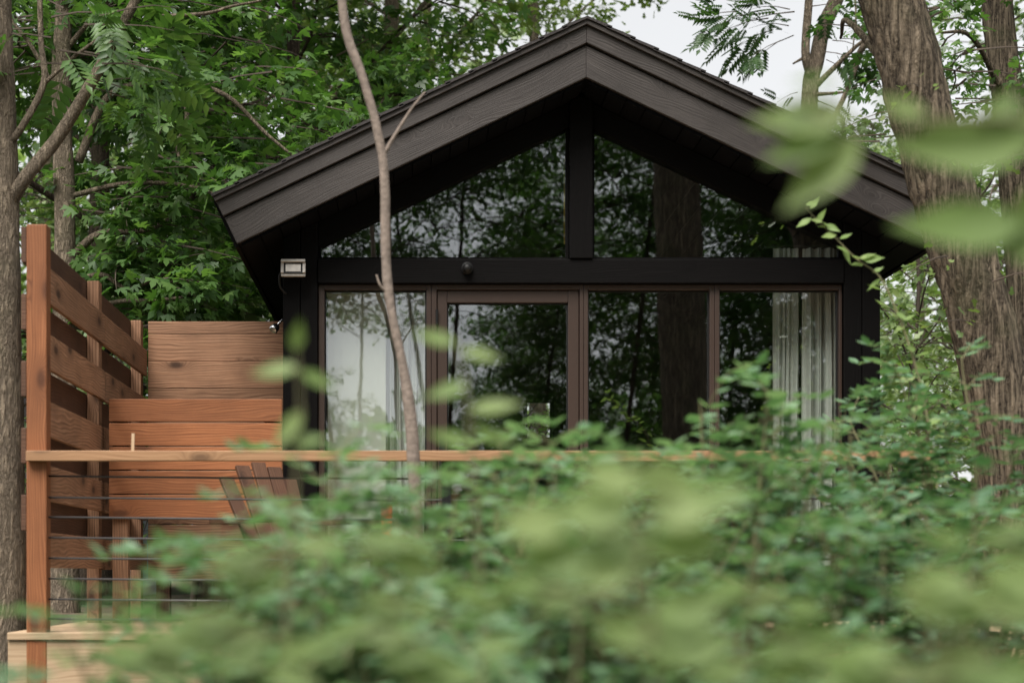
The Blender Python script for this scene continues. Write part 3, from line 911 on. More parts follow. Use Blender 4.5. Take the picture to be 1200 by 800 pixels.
# slatted deck chair behind the railing
def chair(cx, cy):
    e = thing('deck_chair', 'slatted wooden garden chair with a red strip behind the railing', 'chair', (cx, cy, ZD))
    # faces the right, its fan back leans to the left
    def Pp(u, w, h): return Vector((cx + u, cy + w, ZD + h))
    b = MB()
    for k, w in enumerate((-.2, -.1, 0, .1, .2)):
        top = .90 - 2.2 * w * w
        a, c = Pp(-.06, w * .75, .30), Pp(-.36, w * 1.05, top)
        dv = (c - a).normalized(); nn = Vector((dv.z, 0, -dv.x))
        b.obox((a + c) / 2, dv, (0, 1, 0), nn, (c - a).length / 2, .044, .010)
    b.build('backrest', M['fencedark'], e, bevel=.003)
    b = MB()
    for k in range(5):
        b.obox(Pp(.02 + k * .1, 0, .30 + k * .02), (0, 1, 0), (1, 0, .2), (-.2, 0, 1), .25, .042, .010)
    b.build('seat', M['fencedark'], e, bevel=.003)
    for w in (-.27, .27):
        b = MB(); b.box(cx + .38, cx + .42, cy + w - .045, cy + w + .045, ZD, ZD + .55); b.build('leg', M['fencedark'], e)
        b = MB(); b.box(cx - .12, cx - .08, cy + w * .85 - .04, cy + w * .85 + .04, ZD, ZD + .40); b.build('leg', M['fencedark'], e)
        b = MB(); b.obox(Pp(.08, w * 1.08, .565), (1, 0, 0), (0, 1, 0), (0, 0, 1), .38, .065, .011); b.build('armrest', M['fencedark'], e, bevel=.003)
    b = MB(); b.obox(Pp(.47, .27, .55), (0, 0, 1), (0, 1, 0), (1, 0, 0), .10, .03, .008); b.build('trim_strip', M['red'], e)
    e.rotation_euler = (0, 0, R(-52))


chair(gx(345, 9.65), 9.65)

# ------------------------------------------------------------------ neighbour's shed
shx0, shx1, shy = -5.5, -2.9, 19.0
sg = ground_z(-4, shy)
shd = thing('shed', 'blue grey clapboard shed far behind the side screen', 'shed', ((shx0 + shx1) / 2, shy, sg))
b = MB(); z = sg - .2
while z < 2.95:
    b.obox(((shx0 + shx1) / 2, shy, z + .06), (1, 0, 0), (0, .996, .09), (0, -.09, .996), (shx1 - shx0) / 2, .012, .066); z += .12
b.box(shx0, shx1, shy + .03, shy + 2.6, sg - .2, 2.98)
b.build('wall', M['siding'], shd)
b = MB(); b.prism([(shx0 - .2, 2.99), (shx1 + .2, 2.99), ((shx0 + shx1) / 2, 3.9)], shy - .25, shy + 2.8); b.build('roof', M['shingle'], shd)

import bmesh


def joined(me, mb, material):
    """the twigs of a crown in the same mesh as its leaves"""
    t = mb.mesh('twigs', material)
    bm = bmesh.new(); bm.from_mesh(me); n0 = len(bm.faces); bm.from_mesh(t)
    bm.faces.ensure_lookup_table()
    for f in bm.faces[n0:]: f.material_index = 1
    bm.to_mesh(me); bm.free(); me.materials.append(material)
    bpy.data.meshes.remove(t)
    return me


# ------------------------------------------------------------------ trees one can tell apart
def special_tree(name, label, trunk_pts, r0, r1, barkm, limbs=(), leafspec=None, flare=.35, sides=20, rough=.1, seed=1, n=10):
    base = Vector(trunk_pts[0])
    e = thing(name, label, 'tree', tuple(base))
    b = MB(); path = curve(trunk_pts, n)
    m = len(path)
    rad = [r0 + (r1 - r0) * (i / (m - 1)) + r0 * flare * math.exp(-6 * i / (m - 1) * 2) for i in range(m)]
    b.tube(path, rad, sides, rough=rough, seed=seed)
    b.build('trunk', M[barkm], e, smooth=True)
    if limbs:
        for pts, a, c in limbs:
            lb = MB(); lp = curve(pts, 6); lb.tube(lp, taper(len(lp), a, c), 9, rough=rough * .8, seed=seed)
            lb.build('limb', M[barkm], e, smooth=True)
    if leafspec:
        lv, tw = Leaves(), MB()
        rng = random.Random(seed * 7 + 1)
        for base_p, dirn, ln, n_l, sz in leafspec['sprays']:
            spray(lv, tw, rng, base_p, dirn, ln, n_l, sz, droop=leafspec.get('droop', .25))
        link('crown', joined(lv.mesh('crown', leafspec['tpl'], M[leafspec['mat']]), tw, M['twig']), e)
    return e


rng = random.Random(11)
# the big leaning trunk on the right, between the deck's end and the camera
YT = 9.7
tr_pts = [at(1215, 800, YT) - Vector((0, 0, .6)), at(1195, 620, YT), at(1174, 480, YT), at(1138, 330, YT), at(1098, 200, YT), at(1062, 60, YT), at(1030, -60, YT), at(990, -260, YT), at(960, -520, YT)]
sprs = []
for p_, d_, ln, n_, sz in ((at(1078, 110, YT - .25), (-.3, -.6, .1), .35, 7, .06), (at(1100, 190, YT - .25), (.5, -.6, .1), .4, 8, .06), (at(1050, 130, YT - .3), (-.8, -.4, -.1), .3, 5, .06),
                           (at(1110, 300, YT - .3), (-.6, -.6, -.1), .45, 12, .06), (at(1140, 380, YT - .3), (-.6, -.6, .1), .5, 14, .06), (at(1165, 330, YT - .3), (.4, -.7, .2), .4, 10, .06)):
    sprs.append((p_, d_, ln, n_, sz))
for k in range(34):
    t = rng.random()
    sprs.append((at(960 + rng.uniform(-450, 300), -330 + rng.uniform(-300, 150), YT + rng.uniform(-1.5, 2)), (rng.gauss(0, 1), rng.gauss(0, 1), .2), .9, 26, .10))
special_tree('oak_tree', 'thick leaning furrowed trunk at the right end of the deck', tr_pts, .178, .155, 'bark_oak',
             limbs=[([at(1092, 170, YT) + Vector((.1, .05, 0)), at(1000, 30, YT + .8), at(985, 45, YT + 1.1)], .03, .008),
                    ([at(1000, -200, YT), at(880, -330, YT + .5), at(700, -420, YT + 1)], .10, .02),
                    ([at(1000, -200, YT), at(1120, -330, YT + .5), at(1290, -420, YT - .4)], .10, .02)],
             leafspec=dict(sprays=sprs, tpl=OAKL, mat='oak'), sides=72, rough=.10, seed=3, n=30)

# second trunk at the right edge
YT = 14.5
sprs = []
for k in range(90):
    sprs.append((at(1130 + rng.uniform(-110, 130), rng.uniform(-150, 190), YT + rng.uniform(-1.0, 1.6)), (rng.gauss(0, 1), rng.gauss(0, 1), .1), .75, 20, .085))
special_tree('forest_tree', 'upright leafy trunk at the upper right edge behind the leaning trunk',
             [at(1215, 700, YT) - Vector((0, 0, .6)), at(1204, 400, YT), at(1188, 170, YT), at(1172, 40, YT), at(1160, -150, YT), at(1150, -500, YT)], .155, .10, 'bark_oak',
             limbs=[([at(1180, 120, YT), at(1140, 45, YT - .4), at(1100, 38, YT - .8)], .03, .008), ([at(1165, -20, YT), at(1110, -90, YT + .6), at(1050, -130, YT + 1)], .05, .01)],
             leafspec=dict(sprays=sprs, tpl=MAPLE, mat='maple'), sides=28, rough=.10, seed=5, n=14)

# forked trunk behind the ridge with compound leaves against the sky
YT = 16.5
sprs = []
def sp_at(x, y, dx, dz, ln, n_, sz=.27): sprs.append((at(x, y, YT + rng.uniform(-.4, .4)), (dx, rng.uniform(-.3, .3), dz), ln, n_, sz))
for x, y, dx, dz, ln, n_ in ((930, 15, -1, .0, .6, 8), (900, 22, -1, -.1, .55, 8), (862, 14, -1, .1, .35, 6), (855, 25, -1, -.2, .3, 4), (930, 42, -1, -.3, .45, 6), (965, 60, 1, -.1, .35, 5), (975, 48, 1, .1, .35, 5),
                             (968, 70, 1, -.4, .3, 4), (935, 108, -1, -.2, .2, 2), (958, 118, 1, -.2, .4, 5), (968, 128, 1, -.4, .3, 4), (925, 30, -1, .2, .4, 8), (950, 8, 1, .2, .4, 6), (905, 35, -1, -.2, .4, 7), (915, 48, -1, -.3, .35, 6), (885, 18, -1, .1, .4, 6), (925, 12, -1, .3, .4, 6), (980, 62, 1, -.2, .3, 5), (985, 45, 1, .1, .3, 4), (970, 135, 1, -.3, .35, 5)):
    sp_at(x, y, dx, dz, ln, n_)
for k in range(40): sp_at(950 + rng.uniform(-130, 130), rng.uniform(-330, -60), rng.gauss(0, 1), .1, .7, 8)
special_tree('ash_tree', 'forked grey trunk with compound leaves above the right roof slope', [at(950, 760, YT), at(948, 400, YT), at(948, 130, YT), at(957, 70, YT), at(966, 30, YT), at(985, -15, YT), at(1010, -120, YT)], .085, .06, 'bark_grey',
             limbs=[([at(948, 90, YT) + Vector((0, -.06, 0)), at(944, 60, YT - .12), at(948, 0, YT - .1), at(952, -70, YT - .1), at(940, -200, YT)], .045, .03),
                    ([at(945, 66, YT), at(938, 70, YT - .1), at(929, 75, YT - .1)], .02, .008),
                    ([at(952, 105, YT), at(975, 82, YT - .1), at(1003, 55, YT - .2), at(1025, 38, YT - .3)], .030, .012),
                    ([at(952, 111, YT), at(970, 110, YT - .1), at(990, 108, YT - .2)], .022, .010),
                    ([at(970, 150, YT - .3), at(990, 112, YT - .2), at(1004, 75, YT - .2), at(1012, 55, YT - .3), at(1040, 35, YT - .4)], .020, .034),
                    ([at(1000, -30, YT), at(1003, 20, YT - .2), at(999, 60, YT - .2)], .012, .006)],
             leafspec=dict(sprays=sprs, tpl=ASH, mat='ash', droop=.3), sides=16, rough=.08, seed=8, n=8)

# tree at the left edge with two rising limbs
YT = 9.9
sprs = []
for x, y, dx, dz, ln, n_ in ((60, 20, 1, .1, .5, 5), (95, 60, 1, -.1, .5, 5), (85, 75, -1, .1, .5, 5), (100, 90, 1, -.1, .4, 4), (60, 45, -1, .2, .4, 4), (120, 20, 1, .2, .5, 5), (75, 10, -.4, .3, .5, 5), (110, 40, .8, 0, .4, 4), (90, 100, 1, -.1, .4, 5), (120, 75, 1, 0, .45, 5), (70, 60, 1, 0, .5, 5), (100, 30, 1, .1, .5, 5), (130, 110, 1, -.2, .35, 4), (40, 85, -1, 0, .35, 4)):
    sprs.append((at(x, y, YT + rng.uniform(-.3, .5)), (dx, rng.uniform(-.5, .5), dz), ln, n_, .32))
for k in range(14): sprs.append((at(rng.uniform(-250, 330), rng.uniform(-480, -80), YT + rng.uniform(-1, 1.5)), (rng.gauss(0, 1), rng.gauss(0, 1), .1), .7, 7, .32))
special_tree('walnut_tree', 'pale barked tree on the left edge with limbs rising over the side screen', [at(-6, 860, YT), at(4, 700, YT), at(4, 500, YT), at(2, 300, YT), at(0, 150, YT), at(-6, 0, YT), at(-12, -250, YT), at(0, -600, YT)], .125, .07, 'bark_grey',
             limbs=[([at(10, 240, YT), at(30, 208, YT - .05), at(67, 162, YT), at(101, 108, YT), at(130, 55, YT), at(152, 14, YT), at(175, -25, YT), at(230, -90, YT)], .042, .022),
                    ([at(5, 175, YT), at(25, 150, YT - .05), at(51, 98, YT), at(48, 50, YT), at(46, -10, YT), at(40, -120, YT)], .022, .014),
                    ([at(52, 98, YT), at(85, 68, YT), at(118, 44, YT)], .012, .008),
                    ([at(175, 20, YT + .6), at(240, 16, YT + .6), at(270, 8, YT + .6), at(306, 1, YT + .6)], .012, .007)],
             leafspec=dict(sprays=sprs, tpl=ASH, mat='maple', droop=.2), sides=28, rough=.07, seed=13, n=12)

# thin bare sapling in front of the railing
YT = 7.6
special_tree('sapling', 'thin bare crooked sapling rising in front of the railing', [at(500, 1050, YT), at(492, 700, YT), at(484, 530, YT), at(476, 450, YT), at(458, 360, YT), at(452, 300, YT), at(449, 190, YT), at(428, 100, YT), at(404, 30, YT), at(398, -60, YT), at(390, -200, YT)], .026, .017, 'bark_smooth',
             limbs=[([at(449, 182, YT), at(462, 160, YT), at(482, 128, YT), at(498, 108, YT)], .011, .004), ([at(455, 345, YT), at(446, 335, YT - .02), at(441, 322, YT - .02)], .008, .004)],
             flare=.1, sides=14, rough=.26, seed=21, n=10)

# ------------------------------------------------------------------ forest trees from a few grown kinds
def proto(seed, tpl, lm, bm, **kw):
    tr, lb, lv = crown_tree(random.Random(seed), **kw)
    return [('trunk', tr.mesh('trunk', M[bm], True)), ('limbs', lb.mesh('limbs', M[bm], False)), ('crown', lv.mesh('crown', tpl, M[lm]))]


pm = [proto(31, MAPLE, 'maple', 'bark_dark', h=9, r0=.13, crown_base=.16, reach=2.6, n_limbs=26, sprays_per_limb=9, leaves_per_spray=44, size=.112, spray_len=.85, lean=(.01, 0)),
      proto(37, MAPLE, 'maple', 'bark_dark', h=11, r0=.15, crown_base=.14, reach=3.0, n_limbs=28, sprays_per_limb=9, leaves_per_spray=44, size=.115, spray_len=.9, lean=(-.02, .01))]
po = [proto(41, OAKL, 'oak', 'bark_grey', h=13, r0=.16, crown_base=.25, reach=3.2, n_limbs=28, sprays_per_limb=9, leaves_per_spray=34, size=.15, spray_len=.95, lean=(.03, 0), limb_up=.6)]
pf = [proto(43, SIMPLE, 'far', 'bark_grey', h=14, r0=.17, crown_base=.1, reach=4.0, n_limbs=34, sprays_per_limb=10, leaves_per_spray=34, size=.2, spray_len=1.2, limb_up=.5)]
pu = [proto(47, SIMPLE, 'far', 'twig', h=4.2, r0=.04, crown_base=.08, reach=1.7, n_limbs=22, sprays_per_limb=7, leaves_per_spray=16, size=.12, spray_len=.6, limb_up=.6)]

pd = [proto(53, OAKL, 'maple', 'bark_dark', h=11, r0=.05, crown_base=.08, reach=3.4, n_limbs=34, sprays_per_limb=11, leaves_per_spray=36, size=.155, spray_len=1.1, lean=(.14, -.01)),
      proto(59, OAKL, 'maple', 'bark_dark', h=14, r0=.05, crown_base=.45, reach=3.8, n_limbs=28, sprays_per_limb=11, leaves_per_spray=28, size=.14, spray_len=1.1, lean=(-.13, .03))]
G = lambda x, y: (x, y, ground_z(x, y))
def tree_at(name, label, pr, xpx, Y, rz, sc, group):
    x = gx(xpx, Y); return place_tree(name, label, pr, G(x, Y), rz, sc, group)


grp = 'broadleaf trees behind the cabin'
YT = 13.3
rng = random.Random(5); sprs = []
LB = [[(92, 190), (123, 118), (165, 98), (205, 95), (265, 112), (310, 155), (345, 184)], [(205, 97), (218, 125), (217, 150), (207, 168), (211, 190)], [(78, 306), (114, 275), (148, 272), (178, 268), (206, 252)],
      [(84, 330), (120, 322), (150, 338), (190, 322), (205, 314)], [(80, 380), (130, 355), (180, 352), (215, 348)], [(76, 60), (110, 20), (160, -30)], [(70, 120), (40, 60), (10, 20)], [(82, 230), (150, 215), (230, 220), (290, 250)]]
limbs_ = []
for q, l_ in enumerate(LB):
    dy = rng.uniform(-.35, .1) * (q != 1)
    P_ = [at(a, c, YT + dy * k / (len(l_) - 1)) for k, (a, c) in enumerate(l_)]
    limbs_.append((P_, .034 if q in (0, 2) else .022, .010))
    for k in range(26 if q != 1 else 8):
        p_ = P_[rng.randrange(1, len(P_))].lerp(P_[rng.randrange(1, len(P_))], rng.random() * .5) + Vector((rng.gauss(0, .12), rng.uniform(-.2, .9), rng.gauss(.05, .22)))
        sprs.append((p_, (rng.gauss(.3, 1), rng.gauss(0, .7), rng.uniform(-.15, .15)), rng.uniform(.45, .8), 26, .108))
for k in range(70): sprs.append((at(rng.uniform(-80, 330), rng.uniform(-160, 130), YT + rng.uniform(.2, 1.8)), (rng.gauss(0, 1), rng.gauss(0, .7), 0), .75, 26, .11))
special_tree('maple_tree', 'dark maple just behind the side screen, its pale trunk foot showing below the boards', [G(gx(74, YT), YT) - Vector((0, 0, .2)) if False else Vector(G(gx(74, YT), YT)) - Vector((0, 0, .2)), at(76, 600, YT), at(75, 400, YT), at(76, 250, YT), at(72, 100, YT), at(76, -40, YT), at(70, -300, YT)], .105, .055, 'bark_grey',
             limbs=limbs_, leafspec=dict(sprays=sprs, tpl=MAPLE, mat='maple', droop=.15), sides=22, rough=.09, seed=17, n=10)
tree_at('maple_tree', 'slender maple beside the larger one behind the side screen', pm[0], 112, 15.6, 2.1, 1.0, grp)
tree_at('maple_tree', 'dense maple over the back fence left of the roof end', pm[1], 250, 17.6, 4.0, .95, grp)
tree_at('maple_tree', 'maple standing beyond the fence close to the left eave', pm[0], 345, 19.0, 5.2, 1.05, grp)
tree_at('oak_tree', 'olive leaved oak rising above the left roof slope', po[0], 452, 20.5, 1.0, .95, grp)
tree_at('oak_tree', 'olive leaved oak whose top shows over the roof ridge', po[0], 640, 23.0, 3.4, .82, grp)
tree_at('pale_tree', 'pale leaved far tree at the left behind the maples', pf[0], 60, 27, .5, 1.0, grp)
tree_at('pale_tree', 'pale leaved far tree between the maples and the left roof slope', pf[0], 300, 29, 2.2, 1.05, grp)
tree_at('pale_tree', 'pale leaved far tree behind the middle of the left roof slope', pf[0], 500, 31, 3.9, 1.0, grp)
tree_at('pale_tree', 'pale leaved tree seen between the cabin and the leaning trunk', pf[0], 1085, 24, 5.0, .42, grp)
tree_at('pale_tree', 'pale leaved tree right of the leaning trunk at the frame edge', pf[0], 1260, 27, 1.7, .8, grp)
grp2 = 'understory saplings behind the fence and cabin'
for i, (xp, Y, sc, lab) in enumerate(((225, 15.2, .75, 'low bushy sapling showing just over the back fence'), (150, 21, 1.1, 'bushy sapling beyond the side screen'), (330, 23, 1.2, 'bushy sapling low under the left eave'),
                                      (1060, 15.5, .8, 'bushy sapling beside the right corner of the cabin'), (1150, 17.5, 1.0, 'bushy sapling behind the base of the leaning trunk'), (620, 18.2, .7, 'bushy sapling seen through the small rear window'),
                                      (20, 17, .9, 'bushy sapling behind the pale tree on the left edge'))):
    tree_at('sapling_bush', lab, pu[0], xp, Y, i * 1.3, sc, grp2)

# woods far behind that read as one mass
lv = Leaves(); rng = random.Random(77)
for k in range(16000):
    Y = rng.uniform(36, 58); x = rng.uniform(-18, 32)
    top = 9 + 4.5 * noise.noise(Vector((x * .16, Y * .1, 4))) - max(0, x - 4) * .22
    z = 1.6 + max(2.0, top) * rng.random() ** 1.1
    if noise.noise(Vector((x * .45, Y * .25, z * .5))) < -.18: continue
    lv.add((x, Y, z), rvec(rng), Vector((0, 0, 1)) + rvec(rng) * .8, rng.uniform(.35, .7))
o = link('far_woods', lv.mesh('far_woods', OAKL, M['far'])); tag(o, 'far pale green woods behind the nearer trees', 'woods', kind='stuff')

# ------------------------------------------------------------------ trees behind the photographer, seen mirrored in the glass
grp3 = 'trees mirrored in the cabin glass'
lab3 = 'tree seen only as a dark reflection in the cabin windows'
for i, (x, y, k, rz, sc) in enumerate(((-5.2, -9, 0, .4, 1.0), (.6, -7.5, 1, 2.0, 1.0), (3.2, -8.5, 1, 4.0, 1.05), (5.6, -11, 0, 1.2, 1.1), (8.2, -8, 0, 4.4, .95), (11, -12, 0, .9, 1.2),
                                      (-1.5, -19, 0, 3.3, .52), (1.2, -21, 0, 5.3, .58), (3.6, -18, 0, 2.3, .6), (8.0, -19, 0, .2, 1.2), (-6.5, -17, 0, 1.9, 1.1), (-2.6, -9.5, 1, .7, .9), (-.9, -12.5, 1, 1.7, 1.0), (2.0, -13.5, 1, 3.7, 1.0), (7.0, -6.0, 0, 2.7, .8), (5.0, -20, 0, 2.7, 1.0), (-.7, -6, 1, .3, .95), (3.7, -12, 0, 4.1, .75), (5.1, -8.5, 0, 5.6, .7), (2.3, -15, 0, 1.1, .62), (.9, -9, 1, .0, 1.0), (.2, -6.5, 1, 1.2, .9))):
    place_tree('maple_tree', lab3, pd[k], G(x, y), rz, sc, grp3)
lv = Leaves(); rng = random.Random(78)
for k in range(9000):
    Y = rng.uniform(-44, -28); x = rng.uniform(-22, 28)
    z = .3 + (6.2 + 1.8 * noise.noise(Vector((x * .2, Y * .1, 9)))) * rng.random() ** .9
    lv.add((x, Y, z), rvec(rng), Vector((0, 0, 1)) + rvec(rng) * .8, rng.uniform(.5, .9))
o = link('far_woods', lv.mesh('far_woods', OAKL, M['maple'])); tag(o, 'far woods mirrored low in the cabin windows', 'woods', kind='stuff')
# thick trunk whose reflection crosses the right-hand panes
special_tree('oak_tree', 'thick dark trunk mirrored in the right panes of the glazed front', [(4.1, -3.5, -.2), (4.0, -3.5, 3), (3.88, -3.5, 6), (3.75, -3.4, 9), (3.6, -3.2, 13)], .37, .30, 'bark_oak', sides=24, rough=.08, seed=33)

# ------------------------------------------------------------------ bushes between the camera and the deck
def bush(name, label, x, Y, top, spread, stems, leaf, lm, seed, twigs=9, pairs=7, zbase=None, lean=(0, 0), low=.25, group='bushes in front of the deck'):
    rng = random.Random(seed)
    gz0 = ground_z(x, Y) if zbase is None else zbase
    e = thing(name, label, 'bush', (x, Y, gz0), group)
    tw, lv = MB(), Leaves()
    H = top - gz0
    for s in range(stems):
        a = rng.uniform(0, 2 * math.pi); rr = spread * math.sqrt(rng.random())
        h = H * (rng.uniform(.72, 1.0) if s else 1.0) * (1 - .16 * (rr / spread) ** 2)
        b0 = Vector((x + .12 * spread * math.cos(a), Y + .12 * spread * math.sin(a), gz0 - .05))
        tip = Vector((x + rr * math.cos(a) + lean[0], Y + rr * math.sin(a) * .8 + lean[1], gz0 + h))
        mid = b0.lerp(tip, .55) + Vector((-.12 * math.cos(a) * rr, -.1 * math.sin(a) * rr, .12 * h)) + rvec(rng) * .05
        path = curve([b0, mid, tip + Vector((rr * .1 * math.cos(a), rr * .1 * math.sin(a), -.03 * h))], 8)
        tw.tube(path, taper(len(path), .004 + .0045 * H, .0016), 5, cap=False)
        for t in range(twigs):
            q = low + (1 - low) * (t + rng.random()) / twigs
            q = min(q, .999); kk = q * (len(path) - 1); p = path[int(kk)].lerp(path[int(kk) + 1], kk % 1)
            ta = rng.uniform(0, 2 * math.pi)
            dr = Vector((math.cos(ta), math.sin(ta), rng.uniform(-.1, .75))).normalized()
            ln = rng.uniform(.5, 1.25) * leaf * pairs * .62
            pp = [p, p + dr * ln * .5 + Vector((0, 0, .02)), p + dr * ln + Vector((0, 0, -.18 * ln))]
            tp = curve(pp, 3); tw.tube(tp, taper(len(tp), .0022, .0009), 4, cap=False)
            sd0 = dr.cross(Vector((0, 0, 1))).normalized()
            for i in range(pairs):
                u = .12 + .88 * i / max(1, pairs - 1); k2 = min(u, .999) * (len(tp) - 1)
                c = tp[int(k2)].lerp(tp[int(k2) + 1], k2 % 1)
                for sg_ in (-1, 1):
                    if rng.random() < .12: continue
                    dd = sd0 * sg_ + dr * rng.uniform(.2, .9) + Vector((0, 0, rng.uniform(-.4, .25))) + rvec(rng) * .2
                    nn = Vector((0, 0, 1)) + rvec(rng) * .42
                    lv.add(c, dd, nn, leaf * rng.uniform(.55, 1.2) * (1 - .3 * u))
            lv.add(tp[-1], dr, Vector((0, 0, 1)) + rvec(rng) * .3, leaf * .8)
    tw.build('stems', M['greentwig'], e)
    link('foliage', lv.mesh('foliage', OVAL, M[lm]), e)
    return e


def bush_px(label, xp, Y, ytop, spread, stems, leaf, lm, seed, **kw):
    return bush('bush', label, gx(xp, Y), Y, gz(ytop, Y), spread, stems, leaf, lm, seed, **kw)


bush_px('tall dark green bush in front of the leaning trunk', 1120, 6.6, 385, .62, 30, .068, 'shrubdark', 101, twigs=13)
bush_px('green bush crossing the rail below the right curtain', 960, 5.4, 440, .60, 28, .066, 'shrubdark', 102, twigs=13)
bush_px('pale tipped bush rising before the right panes', 805, 4.9, 402, .52, 36, .064, 'shrub', 103, twigs=13)
bush_px('bush rising over the rail in front of the door', 660, 4.5, 428, .48, 38, .062, 'shrub', 104, twigs=13)
bush_px('bush left of the door, its tips over the rail', 520, 4.2, 452, .46, 38, .060, 'shrub', 105, twigs=13)
bush_px('bush at the foot of the railing left of the sapling', 400, 3.8, 462, .36, 34, .058, 'shrub', 106, twigs=13)
bush_px('low blurred bush at the bottom left', 215, 2.9, 620, .26, 24, .055, 'shrub', 107, twigs=11)
bush_px('blurred bush in front of the cables at the lower left', 305, 3.2, 545, .30, 28, .056, 'shrub', 115, twigs=12)
bush_px('blurred grey green bush low in the middle', 530, 3.1, 510, .40, 26, .058, 'shrub', 108, twigs=12)
bush_px('blurred bush low between the middle and right', 800, 3.3, 485, .42, 28, .06, 'shrub', 109, twigs=12)
bush_px('blurred dark bush at the bottom right corner', 1100, 3.7, 500, .46, 28, .062, 'shrubdark', 110, twigs=12)
bush_px('very blurred bush close to the lens at the bottom middle', 420, 2.1, 650, .26, 14, .055, 'shrub', 111, twigs=8, pairs=5)
bush_px('very blurred bush close to the lens at the bottom right', 930, 2.2, 640, .28, 14, .058, 'shrub', 112, twigs=8, pairs=5)
bush_px('very blurred bush close to the lens at the bottom left corner', 70, 2.4, 735, .22, 9, .05, 'shrub', 113, twigs=6, pairs=5)
bush_px('very blurred bush close to the lens below the middle', 680, 2.2, 640, .26, 14, .055, 'shrub', 114, twigs=8, pairs=5)


# shoots close to the lens with a few big soft leaves
def shoot(name, label, path_pts, leaf_list, lm, r0=.004):
    e = thing(name, label, 'shoot', tuple(path_pts[0]))
    tw, lv = MB(), Leaves(); pth = curve(path_pts, 8); tw.tube(pth, taper(len(pth), r0, .0012), 6, cap=False)
    for p, d_, n_, s in leaf_list:
        p = Vector(p); near = min(pth, key=lambda q: (q - p).length)
        tw.tube([near, near.lerp(p, .5) + Vector((0, 0, .005)), p], .0012, 4, cap=False)
        lv.add(p, d_, n_, s)
    tw.build('stems', M['greentwig'], e)
    link('foliage', lv.mesh('foliage', POINTED if lm == 'nearleaf' else OVAL, M[lm]), e)
    return e


YN = 1.75
u = Vector
A_ = lambda x, y, Y=None: at(x, y, Y or YN)
shoot('leafy_branch', 'large soft leaves out of focus across the upper right', [u((.82, YN, ground_z(.8, YN))), A_(1330, 700), A_(1330, 400), A_(1260, 230), A_(1215, 150), A_(1100, 140), A_(1000, 145), A_(930, 125)],
      [(A_(1215, 168), (-1, .05, -.02), (0, -.97, .25), 0.144), (A_(1010, 158), (-.72, .1, -.72), (-.2, -.95, .2), 0.103), (A_(985, 150), (-.85, 0, -.40), (-.2, -.95, .25), 0.081), (A_(1000, 132), (-1, 0, -.12), (0, -.9, .4), 0.101),
       (A_(1205, 262), (-1, 0, -.04), (0, -.9, .4), 0.132), (A_(1290, 150), (-1, .2, .12), (0, -.9, .4), 0.103), (A_(1215, 215), (-.3, .1, -.9), (.3, -.95, .2), 0.075), (A_(1250, 245), (-.9, .3, -.5), (0, -.9, .4), 0.081), (A_(955, 128), (-.9, .1, -.25), (0, -.9, .4), .055), (A_(985, 92), (-1, .2, -.05), (0, -.5, .85), 0.052),
       (A_(1090, 140), (-.8, .1, .35), (0, -.9, .4), 0.057), (A_(1240, 300), (-.7, .1, .15), (0, -.9, .4), 0.069), (A_(1150, 150), (.5, .1, .5), (0, -.9, .4), 0.057)], 'nearleaf', .007)
YN = 1.45
def cluster(cx, cy, n, spread, size, seed):
    rg = random.Random(seed); out = []
    for _ in range(n):
        out.append((A_(cx + rg.uniform(-1, 1) * spread, cy + rg.uniform(-.45, .45) * spread), (rg.choice((-1, 1)) * rg.uniform(.6, 1), rg.uniform(-.2, .2), rg.uniform(-.35, .25)), (rg.uniform(-.2, .2), -.88, .45), size * 1.22 * rg.uniform(.7, 1.15)))
    return out
shoot('leafy_shoot', 'yellow green leaves glowing out of focus at the middle right of the rail', [u((.2, YN, ground_z(.2, YN))), A_(760, 1100), A_(765, 800), A_(755, 640), A_(790, 570)],
      cluster(790, 575, 5, 60, .055, 1) + cluster(700, 625, 6, 60, .052, 2) + cluster(780, 745, 5, 50, .05, 3), 'lime')
YN = 1.5
shoot('leafy_shoot', 'yellow green leaves glowing out of focus at the lower right', [u((.36, YN, ground_z(.4, YN))), A_(1100, 1100), A_(1095, 850), A_(1110, 700)],
      cluster(1105, 690, 8, 55, .05, 4) + cluster(1000, 780, 5, 50, .05, 5) + cluster(1150, 790, 4, 50, .05, 6), 'lime')
for YN, lab_, spots, sd_ in ((1.7, 'soft green shoots out of focus at the bottom left before the deck rim', ((300, 650), (250, 730), (330, 770), (180, 770)), 31),
                             (1.8, 'soft green shoots out of focus below the bare sapling', ((430, 640), (480, 720), (520, 780), (400, 760)), 32),
                             (1.9, 'soft green shoots out of focus at the bottom right of the middle', ((880, 700), (850, 770), (940, 760), (620, 690)), 33),
                             (1.7, 'soft green shoots out of focus in the lowest right corner', ((1180, 640), (1200, 720), (1060, 780), (1150, 780)), 34)):
    fx = spots[1][0]
    shoot('leafy_shoot', lab_, [u((gx(fx, YN), YN, ground_z(gx(fx, YN), YN))), A_(fx, 1000), A_(fx + 10, 820), A_(*spots[0])], sum((cluster(a, c, 6, 45, .048, sd_ + a) for a, c in spots), []), 'nearleaf')
YN = 2.3
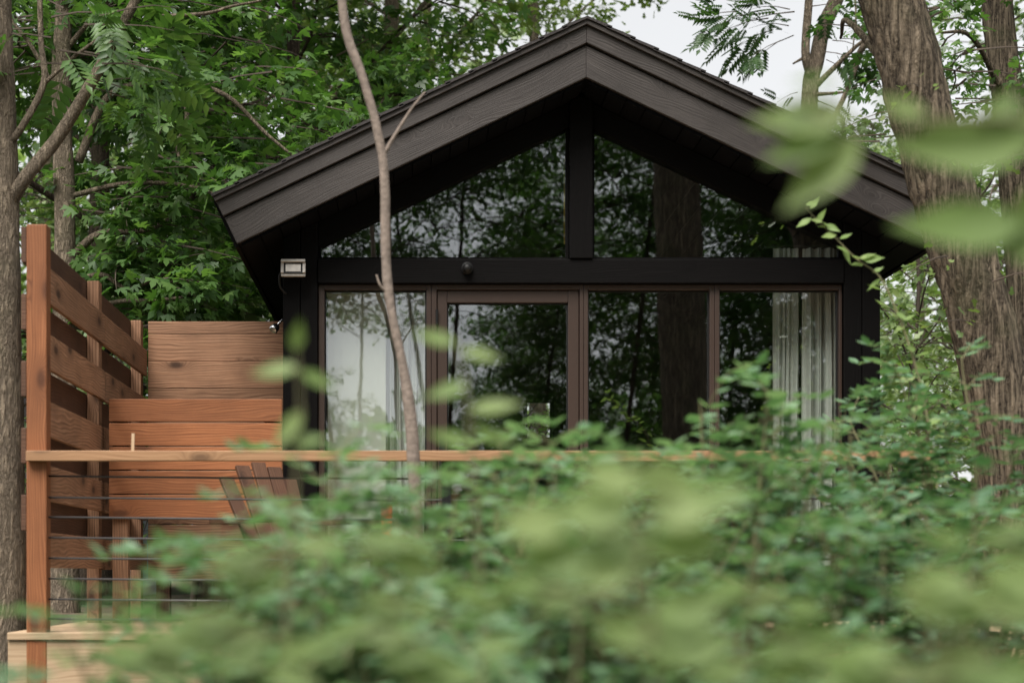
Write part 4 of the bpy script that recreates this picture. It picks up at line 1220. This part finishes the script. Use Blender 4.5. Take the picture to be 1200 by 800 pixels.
shoot('leafy_shoot', 'thin shoot with three soft leaves before the left corner post', [u((gx(330, YN), YN, ground_z(-.2, YN))), A_(335, 800, YN), A_(345, 600, YN), A_(352, 480, YN), A_(348, 410, YN)],
      [(A_(345, 412, YN), (.2, -.3, .9), (0, -.9, .3), .042), (A_(350, 430, YN), (-.9, 0, -.15), (0, -.8, .6), .06), (A_(352, 435, YN), (.8, .1, -.4), (0, -.8, .6), .05), (A_(355, 480, YN), (-.5, 0, -.7), (0, -.8, .5), .06), (A_(340, 520, YN), (.8, 0, .1), (0, -.7, .6), .05)], 'nearleaf')
YN = 2.4
shoot('leafy_shoot', 'pale shoot with soft leaves in front of the glass door', [u((gx(560, YN), YN, ground_z(.1, YN))), A_(565, 800, YN), A_(555, 600, YN), A_(548, 470, YN), A_(535, 400, YN)],
      [(A_(535, 402, YN), (-.9, 0, .2), (0, -.8, .6), .06), (A_(540, 410, YN), (.8, 0, -.2), (0, -.8, .6), .055), (A_(548, 450, YN), (-.9, 0, -.3), (0, -.8, .5), .06), (A_(550, 480, YN), (1, 0, .1), (0, -.7, .7), .07), (A_(552, 520, YN), (-.8, 0, .2), (0, -.8, .6), .06), (A_(555, 500, YN), (.9, 0, -.4), (0, -.8, .6), .06)], 'nearleaf')

# arching twig with oval leaves before the right corner post
YN = 7.3
pts = [u((gx(1120, YN), YN, ground_z(2.2, YN))), A_(1110, 700, YN), A_(1085, 480, YN), A_(1040, 340, YN), A_(1000, 300, YN), A_(945, 245, YN)]
pth = curve(pts, 10); ll = []; rng = random.Random(9)
for i, p in enumerate(pth[14:]):
    for sg_ in (-1, 1):
        if rng.random() < .45: continue
        q = p + rvec(rng) * .02
        ll.append((q, (sg_ * rng.uniform(.4, 1.1) - .15, rng.uniform(-.6, .3), rng.uniform(-.7, .6)), (rng.uniform(-.6, .6), -.5, rng.uniform(.2, 1)), rng.uniform(.05, .09)))
shoot('leafy_shoot', 'arching twig of oval leaves before the right corner of the cabin', pts, ll, 'nearleaf', .007)
